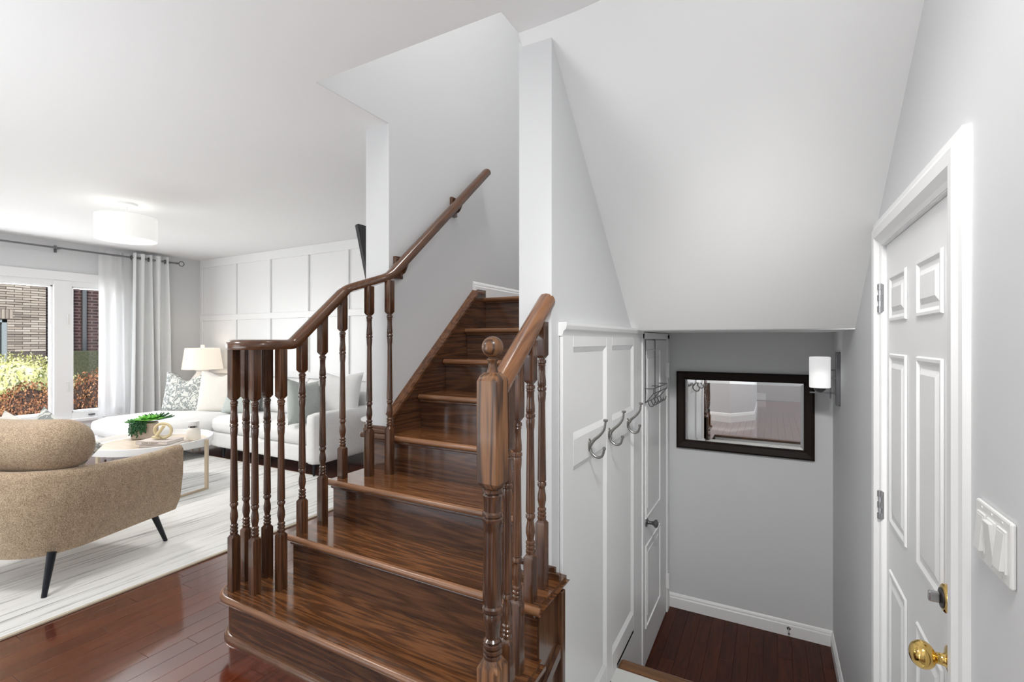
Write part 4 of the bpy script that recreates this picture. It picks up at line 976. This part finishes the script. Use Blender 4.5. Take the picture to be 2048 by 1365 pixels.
pp.rotation_euler = (0, 0, R(50)); pp.scale = (1.3, 1.3, 1.25)
# books
def book(name, label, x, y, z, rz, L, W, H, cover, text=None):
    o = thing(name, label, 'book', (x, y, z), rz)
    bm = NB(); box(bm, -L / 2, L / 2, -W / 2, W / 2, 0, .0025); box(bm, -L / 2, L / 2, -W / 2, W / 2, H - .0025, H); box(bm, -L / 2, L / 2, -W / 2, -W / 2 + .003, 0, H); obj('cover', bm, cover, o)
    obj('page_block', B(-L / 2 + .004, L / 2 - .004, -W / 2 + .003, W / 2 - .005, .0025, H - .0025), M['pages'], o)
    if text:
        cv = bpy.data.curves.new('lettering', 'FONT'); cv.body = text; cv.size = H * .72; cv.align_x = 'CENTER'; cv.align_y = 'CENTER'; cv.extrude = .0003; cv.materials.append(M['ink'])
        tmp = bpy.data.objects.new('lettering', cv); tm = bpy.data.meshes.new_from_object(tmp); bpy.data.objects.remove(tmp); t = bpy.data.objects.new('lettering', tm); C.objects.link(t); t.parent = o; t.location = (-.01, -W / 2 - .0006, H / 2); t.rotation_euler = (R(90), 0, 0)
    return o
bx, by = -4.36, 2.045
book('book', 'grey cover book at the bottom of the stack on the coffee table', bx + .03, by + .02, ZT, R(33), .27, .20, .022, M['book2'])
book('book', 'pale cover book on top of the stack, spine lettered HOME THERAPY', bx, by, ZT + .022, R(26), .26, .19, .026, M['book'], 'HOME THERAPY')
kn = thing('knot_sculpture', 'beige looped knot ornament standing on the stacked books', 'ornament', (bx - .0, by, ZT + .048), R(28))
bm = NB(); lp = []
for i in range(40):
    a = 2 * PI * i / 40; lp.append((.02 + .068 * math.cos(a), .004 * math.sin(a * 2), .070 + .058 * math.sin(a)))
sweep(bm, lp, circ(.011, 10), closed=True, up0=(0, 1, 0)); obj('loop', bm, M['knot'], kn, smooth=True)
bm = NB(); sweep(bm, smooth_curve([(.045, -.022, .115), (.02, -.024, .08), (-.012, -.024, .035), (-.022, -.018, .012)], 5), circ(.0125, 10), up0=(0, 1, 0)); obj('crossing_bar', bm, M['knot'], kn, smooth=True)
bm = NB(); sweep(bm, smooth_curve([(-.05, -.016, .020), (-.03, -.026, .022), (-.01, -.026, .018), (.006, -.014, .012)], 5), circ(.011, 10), up0=(0, 0, 1)); obj('knot_wrap', bm, M['knot'], kn, smooth=True)
jr = thing('candle_jar', 'cream candle jar with a white lid on the coffee table', 'candle', (-4.335, 2.285, ZT))
bm = NB(); lathe(bm, [(.046, 0), (.052, .004), (.054, .02), (.05, .085), (.042, .102), (.038, .108)], 0, 0, 24); obj('jar', bm, M['wax'], jr, smooth=True)
bm = NB(); lathe(bm, [(.0385, .108), (.0385, .128), (.037, .128)], 0, 0, 24); obj('neck', bm, M['chrome'], jr, smooth=True)
bm = NB(); lathe(bm, [(.0395, .126), (.0405, .129), (.0405, .158), (.038, .162), (.004, .163)], 0, 0, 24); obj('lid', bm, M['plastic'], jr, smooth=True)
bm = NB()
for k in range(6):
    a = R(-62 + k * 9); r = .0395; bmesh.ops.create_cube(bm, size=1, matrix=Matrix.Translation((r * math.cos(a), r * math.sin(a), .117)) @ Matrix.Rotation(a, 4, 'Z') @ Matrix.Diagonal((.002, .004, random.uniform(.008, .014), 1)))
obj('printed_band', bm, M['black'], jr)

# ------------------------------------------------------------------ sofa
SF = (-4.9, 3.4, .012)
sf = thing('sectional_sofa', 'white linen sectional sofa with a chaise end and black legs', 'sofa', SF)
def soft(name, a, mat, p=.2, puff=.015, n=10):
    bm = NB(); cushion(bm, *a, p, puff, n); return obj(name, bm, mat, sf, smooth=True, rel=SF, sharp=80)
soft('base', (-5.30, -3.62, 2.95, 3.84, .12, .29), M['sofa'], .18, 0)
soft('chaise_base', (-6.30, -5.28, 2.32, 3.84, .12, .26), M['sofa'], .18, 0)
soft('arm', (-3.745, -3.615, 2.925, 3.83, .115, .585), M['sofa'], .35, 0)
soft('backrest', (-5.95, -3.63, 3.62, 3.845, .20, .72), M['sofa'], .3, 0)
soft('seat_cushion', (-5.27, -4.50, 2.93, 3.66, .275, .445), M['sofa'], .4, .012); soft('seat_cushion', (-4.50, -3.75, 2.93, 3.66, .275, .445), M['sofa'], .4, .012)
soft('chaise_cushion', (-6.31, -5.275, 2.27, 3.70, .245, .44), M['sofa'], .45, .012)
for x0, x1 in ((-5.93, -5.22), (-5.20, -4.48), (-4.46, -3.76)): 
    o = obj('back_cushion', pillow_bm(.72, .42, .24), M['sofa'], sf, smooth=True, sharp=80); o.location = ((x0 + x1) / 2 - SF[0], 3.50 - SF[1], .63 - SF[2]); o.rotation_euler = (R(-12), 0, 0)
for x, y in ((-3.68, 2.98), (-5.10, 2.99), (-3.68, 3.78), (-5.4, 2.40), (-6.22, 2.40), (-6.2, 3.78)):
    bm = NB(); taper_leg(bm, x, y, .012, .13, .009, .017, .0, -.006); obj('leg', bm, M['navy'], sf, smooth=True, rel=SF)
pillow('throw_pillow', 'damask patterned grey pillow with a pinched top on the chaise', (-5.98, 3.07, .655), (R(-12), R(1), R(30)), .52, .47, .17, M['damask'], .085)
pillow('throw_pillow', 'plain cream pillow between the patterned pillow and the lamp base', (-5.58, 3.22, .665), (R(-12), 0, R(26)), .50, .50, .18, M['cream'], .05)
pillow('throw_pillow', 'grey green pillow lying in the middle of the sofa behind the balusters', (-5.22, 3.27, .60), (R(-24), 0, R(12)), .48, .36, .16, M['sage'])
pillow('throw_pillow', 'grey green pillow leaning on the right sofa arm', (-4.0, 3.12, .655), (R(-10), R(8), R(98)), .42, .44, .15, M['sage'], .02)
pillow('throw_pillow', 'plain white pillow beside the right sofa arm', (-3.86, 3.42, .70), (R(-16), 0, R(20)), .48, .48, .18, M['sofa'], .03)

# lamp on a corner table
LT = (-6.62, 3.60, 0)
et = thing('side_table', 'round white corner table carrying the table lamp behind the chaise', 'side table', LT)
bm = NB(); lathe(bm, [(.02, .46), (.215, .46), (.22, .465), (.22, .48), (.215, .485), (.02, .485)], 0, 0, 32); obj('table_top', bm, M['white'], et, smooth=True)
for a in (45, 165, 285):
    bm = NB(); taper_leg(bm, .12 * math.cos(R(a)), .12 * math.sin(R(a)), 0, .46, .012, .014, .05 * math.cos(R(a)), .05 * math.sin(R(a))); obj('leg', bm, M['goldwood'], et, smooth=True)
tl_ = thing('table_lamp', 'white ceramic table lamp with a lit tapered shade in the corner', 'lamp', (-6.62, 3.60, .485))
bm = NB(); lathe(bm, [(.07, 0), (.10, .01), (.155, .08), (.165, .16), (.14, .25), (.10, .31), (.075, .345), (.072, .365), (.088, .38), (.088, .392), (.06, .395), (.01, .396)], 0, 0, 32); obj('lamp_base', bm, M['vase'], tl_, smooth=True)
bm = NB(); lathe(bm, [(.006, .39), (.006, .70)], 0, 0, 10); obj('stem', bm, M['chrome'], tl_)
bm = NB(); lathe(bm, [(.235, .395), (.198, .672), (.195, .672), (.232, .395)], 0, 0, 40, cap=False); obj('lamp_shade', bm, M['shade'], tl_, smooth=True)
bm = NB(); box(bm, -.028, .028, -.012, .012, .672, .715, bev=.004); obj('finial', bm, M['shade'], tl_)
light('table_lamp_glow', 'POINT', (-6.62, 3.60, 1.03), .6, .05, color=(1, .86, .68))
st2 = thing('side_table', 'small round white side table with thin metal legs at the right end of the sofa', 'side table', (-3.36, 3.52, 0))
bm = NB(); lathe(bm, [(.01, .478), (.20, .478), (.205, .482), (.205, .498), (.20, .50), (.01, .50)], 0, 0, 32); obj('table_top', bm, M['white'], st2, smooth=True)
for a in (90, 200, 320):
    bm = NB(); lathe(bm, [(.007, 0), (.007, .479)], .19 * math.cos(R(a)), .19 * math.sin(R(a)), 10); obj('leg', bm, M['goldwood'], st2)

# ------------------------------------------------------------------ outside
G0 = -1.1
gr = sbox('ground', (-40, -7.35, -12, 30, G0 - .2, G0), M['lawn'], label='lawn and drive outside the window')
obj('driveway', B(-10.2, -7.6, -10, 8, G0, G0 + .01), M['asphalt'], gr)
XH = -17.0; hc = 5.27
nh = thing('neighbour_house', 'buff brick house across the lawn with a dark red brick wing', 'house', (XH, hc, G0)); NH = (XH, hc, G0)
hb = NB(); box(hb, XH - 1.8, XH, -3, 3.0, G0, 6.5); box(hb, XH - 1.8, XH, 3.0, 4.52, G0, .2); box(hb, XH - 1.8, XH, 3.0, 4.52, 1.80, 6.5); box(hb, XH - 1.8, XH, 4.52, hc - .01, G0, 6.5)
obj('facade_wall', hb, M['mortar'], nh, rel=NH)
obj('red_brick_wing', B(-22, XH - 1.75, hc - 1, 18, G0, 6.5), M['redbrick'], nh, rel=NH)
obj('red_brick_return', B(XH - 1.8, XH - .10, hc - .012, hc, G0, 6.5), M['redbrick'], nh, rel=NH)
obj('roof', (lambda bm: (prism(bm, [(XH + .5, 6.4), (XH - 4, 9), (XH - 7, 6.4)], 'y', -4, 19), bm)[-1])(NB()), M['tyre'], nh, rel=NH)
bwid, bh = .305, .0635; me = None
bm = NB(); box(bm, -.012, .012, 0, bwid - .014, 0, bh - .013, bev=.003, seg=1); me = bpy.data.meshes.new('brick'); bm.to_mesh(me); bm.free(); me.materials.append(M['brick'])
bm = NB(); box(bm, -.012, .012, 0, bwid / 2 - .014, 0, bh - .013, bev=.003, seg=1); meh = bpy.data.meshes.new('brick'); bm.to_mesh(meh); bm.free(); meh.materials.append(M['brick'])
cnt = 0
for r in range(32):
    z = .98 + r * bh; y = hc - .004
    first = True
    while y > 3.5:
        half = first and r % 2; L = bwid / 2 if half else bwid; first = False
        y0 = y - L
        lim = 4.52 if z < 1.78 else (4.60 if z < 2.04 else -99)
        if y > lim + .02 and cnt < 300:
            o = bpy.data.objects.new('brick', meh if half else me); C.objects.link(o); o.parent = nh
            yb = max(y0, lim); o.scale = (1, (y - yb) / L, 1); o.location = (0, yb - hc, z - G0); cnt += 1
        y -= L
bm = NB(); box(bm, -.014, .014, 0, .058, 0, .24, bev=.003, seg=1); mes = bpy.data.meshes.new('brick'); bm.to_mesh(mes); bm.free(); mes.materials.append(M['brick'])
for i in range(24):
    o = bpy.data.objects.new('brick', mes); C.objects.link(o); o.parent = nh; o.location = (.004, 4.56 - i * .072 - hc, 1.81 - G0)
fr_ = obj('window', (lambda bm: (box(bm, XH - .08, XH - .01, 3.0, 3.08, .2, 1.8), box(bm, XH - .08, XH - .01, 4.43, 4.52, .2, 1.8), box(bm, XH - .08, XH - .01, 3.0, 4.52, .2, .28), box(bm, XH - .08, XH - .01, 3.0, 4.52, 1.72, 1.8), box(bm, XH - .08, XH - .03, 3.7, 3.78, .2, 1.8), bm)[-1])(NB()), M['greyframe'], nh, rel=NH)
obj('pane', B(XH - .07, XH - .06, 3.05, 4.45, .25, 1.75), M['carglass'], fr_)
bm = NB(); sweep(bm, [(-18.69, 6.66, G0), (-18.69, 6.66, 2), (-18.69, 6.66, 6.4)], [(-.05, -.04), (.05, -.04), (.05, .04), (-.05, .04)], up0=(1, 0, 0)); obj('downspout', bm, M['steel'], nh, rel=NH)
def bush(name, label, c, rad, nleaf, mat, leaf, stem, seed, group=None, core=.8, inner=None):
    rnd = random.Random(seed); o = thing(name, label, 'shrub', (c[0], c[1], G0)); bm = NB()
    lobes = []
    for i in range(9):
        a = rnd.uniform(0, 2 * PI); lobes.append((Vector((math.cos(a) * .5 * rnd.random(), math.sin(a) * .5 * rnd.random(), rnd.uniform(-.3, .35))), rnd.uniform(.45, .62)))
    for i in range(nleaf):
        lb_, lr = lobes[rnd.randrange(9)]
        d = Vector((rnd.gauss(0, 1), rnd.gauss(0, 1), rnd.gauss(0, 1))).normalized(); q = lb_ + d * lr * rnd.uniform(core, 1.03)
        p = Vector((c[0] + q.x * rad[0], c[1] + q.y * rad[1], c[2] + q.z * rad[2]))
        if p.z < G0 + .1: continue
        nrm = (d + Vector((rnd.gauss(0, .6), rnd.gauss(0, .6), rnd.gauss(0, .6)))).normalized(); s = nrm.cross(Vector((0, 0, 1)))
        if s.length < .01: continue
        s.normalize(); u = s.cross(nrm); L = leaf * rnd.uniform(.6, 1.3)
        v = [bm.verts.new(p + u * -L * .5), bm.verts.new(p + s * L * .3), bm.verts.new(p + u * L * .6), bm.verts.new(p - s * L * .3)]
        bm.faces.new(v)
    lf = obj('foliage', bm, mat, o, rel=(c[0], c[1], G0)); lf['kind'] = 'stuff'
    bm = NB()
    for i in range(7):
        a = rnd.uniform(0, 2 * PI)
        sweep(bm, smooth_curve([(c[0] + .05 * math.cos(a), c[1] + .05 * math.sin(a), G0), (c[0] + .2 * rad[0] * math.cos(a), c[1] + .2 * rad[1] * math.sin(a), (G0 + c[2]) / 2), (c[0] + .5 * rad[0] * math.cos(a), c[1] + .5 * rad[1] * math.sin(a), c[2] + .2 * rad[2])], 3), circ(.018, 6))
    obj('stem', bm, stem, o, rel=(c[0], c[1], G0)); 
    bm = NB()
    for lb_, lr in lobes: bmesh.ops.create_icosphere(bm, subdivisions=2, radius=1, matrix=Matrix.Translation((c[0] + lb_.x * rad[0], c[1] + lb_.y * rad[1], c[2] + lb_.z * rad[2])) @ Matrix.Diagonal((lr * rad[0] * core * .93, lr * rad[1] * core * .93, lr * rad[2] * core * .93, 1)))
    obj('inner_mass', bm, inner or stem, o, rel=(c[0], c[1], G0)); return o
bush('leafy_shrub', 'yellow green sunlit shrub in front of the buff brick house', (-13.6, 3.55, .15), (1.2, 1.25, 1.15), 16000, M['bush_y'], .06, M['maple_in'], 3, inner=M['bush_y'])
bush('leafy_shrub', 'dark green low shrub at the left edge of the window', (-12.3, 2.75, -.25), (.5, .5, .7), 5000, M['bush_g'], .06, M['maple_in'], 5, inner=M['bush_g'])
bush('weeping_maple', 'rust coloured weeping maple outside the window, larger left crown', (-10.9, 3.1, -.25), (.9, .85, 1.02), 16000, M['maple'], .042, M['maple_in'], 8)
bush('weeping_maple', 'rust coloured weeping maple behind the window casement', (-11.3, 4.35, -.1), (.9, .95, 1.12), 16000, M['maple'], .042, M['maple_in'], 11)
gl = obj('garden_ledge', B(-15.6, -15.2, 5.1, 12, G0, 1.0, bev=.02), M['hedge'], None); tag(gl, 'clipped low green hedge before the dark brick wing', 'hedge')
ub = obj('utility_box', B(-15.9, -15.65, 7.45, 8.2, G0, 1.35, bev=.02), M['steel'], None); tag(ub, 'pale utility box behind the low hedge', 'utility box')
# car on the drive
CA = (-8.9, 1.3, G0 + .01)
ca = thing('car', 'white car parked below the window', 'car', CA)
bm = NB(); prism(bm, [(-2.1, .25), (-2.15, .6), (-1.9, .82), (-.9, .9), (1.0, .93), (1.55, .88), (1.75, .6), (1.7, .25)], 'x', -.82, .82, bev=.05); obj('body', bm, M['carpaint'], ca, smooth=True)
bm = NB(); cab = [(-1.0, .88), (-.45, 1.40), (0.1, 1.45), (.7, 1.42), (1.45, .9)]
A = [bm.verts.new((-.72 if z < 1 else -.6, y, z)) for y, z in cab]; Bq = [bm.verts.new((.72 if z < 1 else .6, y, z)) for y, z in cab]
bm.faces.new(A); bm.faces.new(Bq[::-1])
for i in range(5): bm.faces.new((A[i], Bq[i], Bq[(i + 1) % 5], A[(i + 1) % 5]))
bmesh.ops.recalc_face_normals(bm, faces=bm.faces[:]); obj('cabin', bm, M['carpaint'], ca)
for sx, pts in ((1, [(-.72, .95), (-.34, 1.33), (.14, 1.36), (.14, .95)]), (1, [(.20, .95), (.20, 1.36), (.66, 1.33), (1.20, .95)])):
    bm = NB(); v = []
    for y, z in pts: v.append(bm.verts.new((.735 - .12 * (z - .88) / .55, y, z)))
    w2_ = [bm.verts.new(q.co + Vector((-.02, 0, 0))) for q in v]; bm.faces.new(v); bm.faces.new(w2_[::-1])
    for i in range(4): bm.faces.new((v[i], w2_[i], w2_[(i + 1) % 4], v[(i + 1) % 4]))
    bmesh.ops.recalc_face_normals(bm, faces=bm.faces[:]); obj('side_window', bm, M['carglass'], ca)
for y in (-1.3, 1.1):
    for x in (-.8, .66):
        bm = NB(); lathe(bm, [(.1, 0), (.29, 0), (.31, .03), (.31, .11), (.29, .14), (.1, .14)], y, .31, 20, 'x', x); obj('wheel', bm, M['tyre'], ca, smooth=True)
# unseen area light added above the stairwell to brighten its walls
light('stairwell_fill', 'AREA', (-1.1, 1.7, 4.9), 31, .8, color=(1, .98, .95))
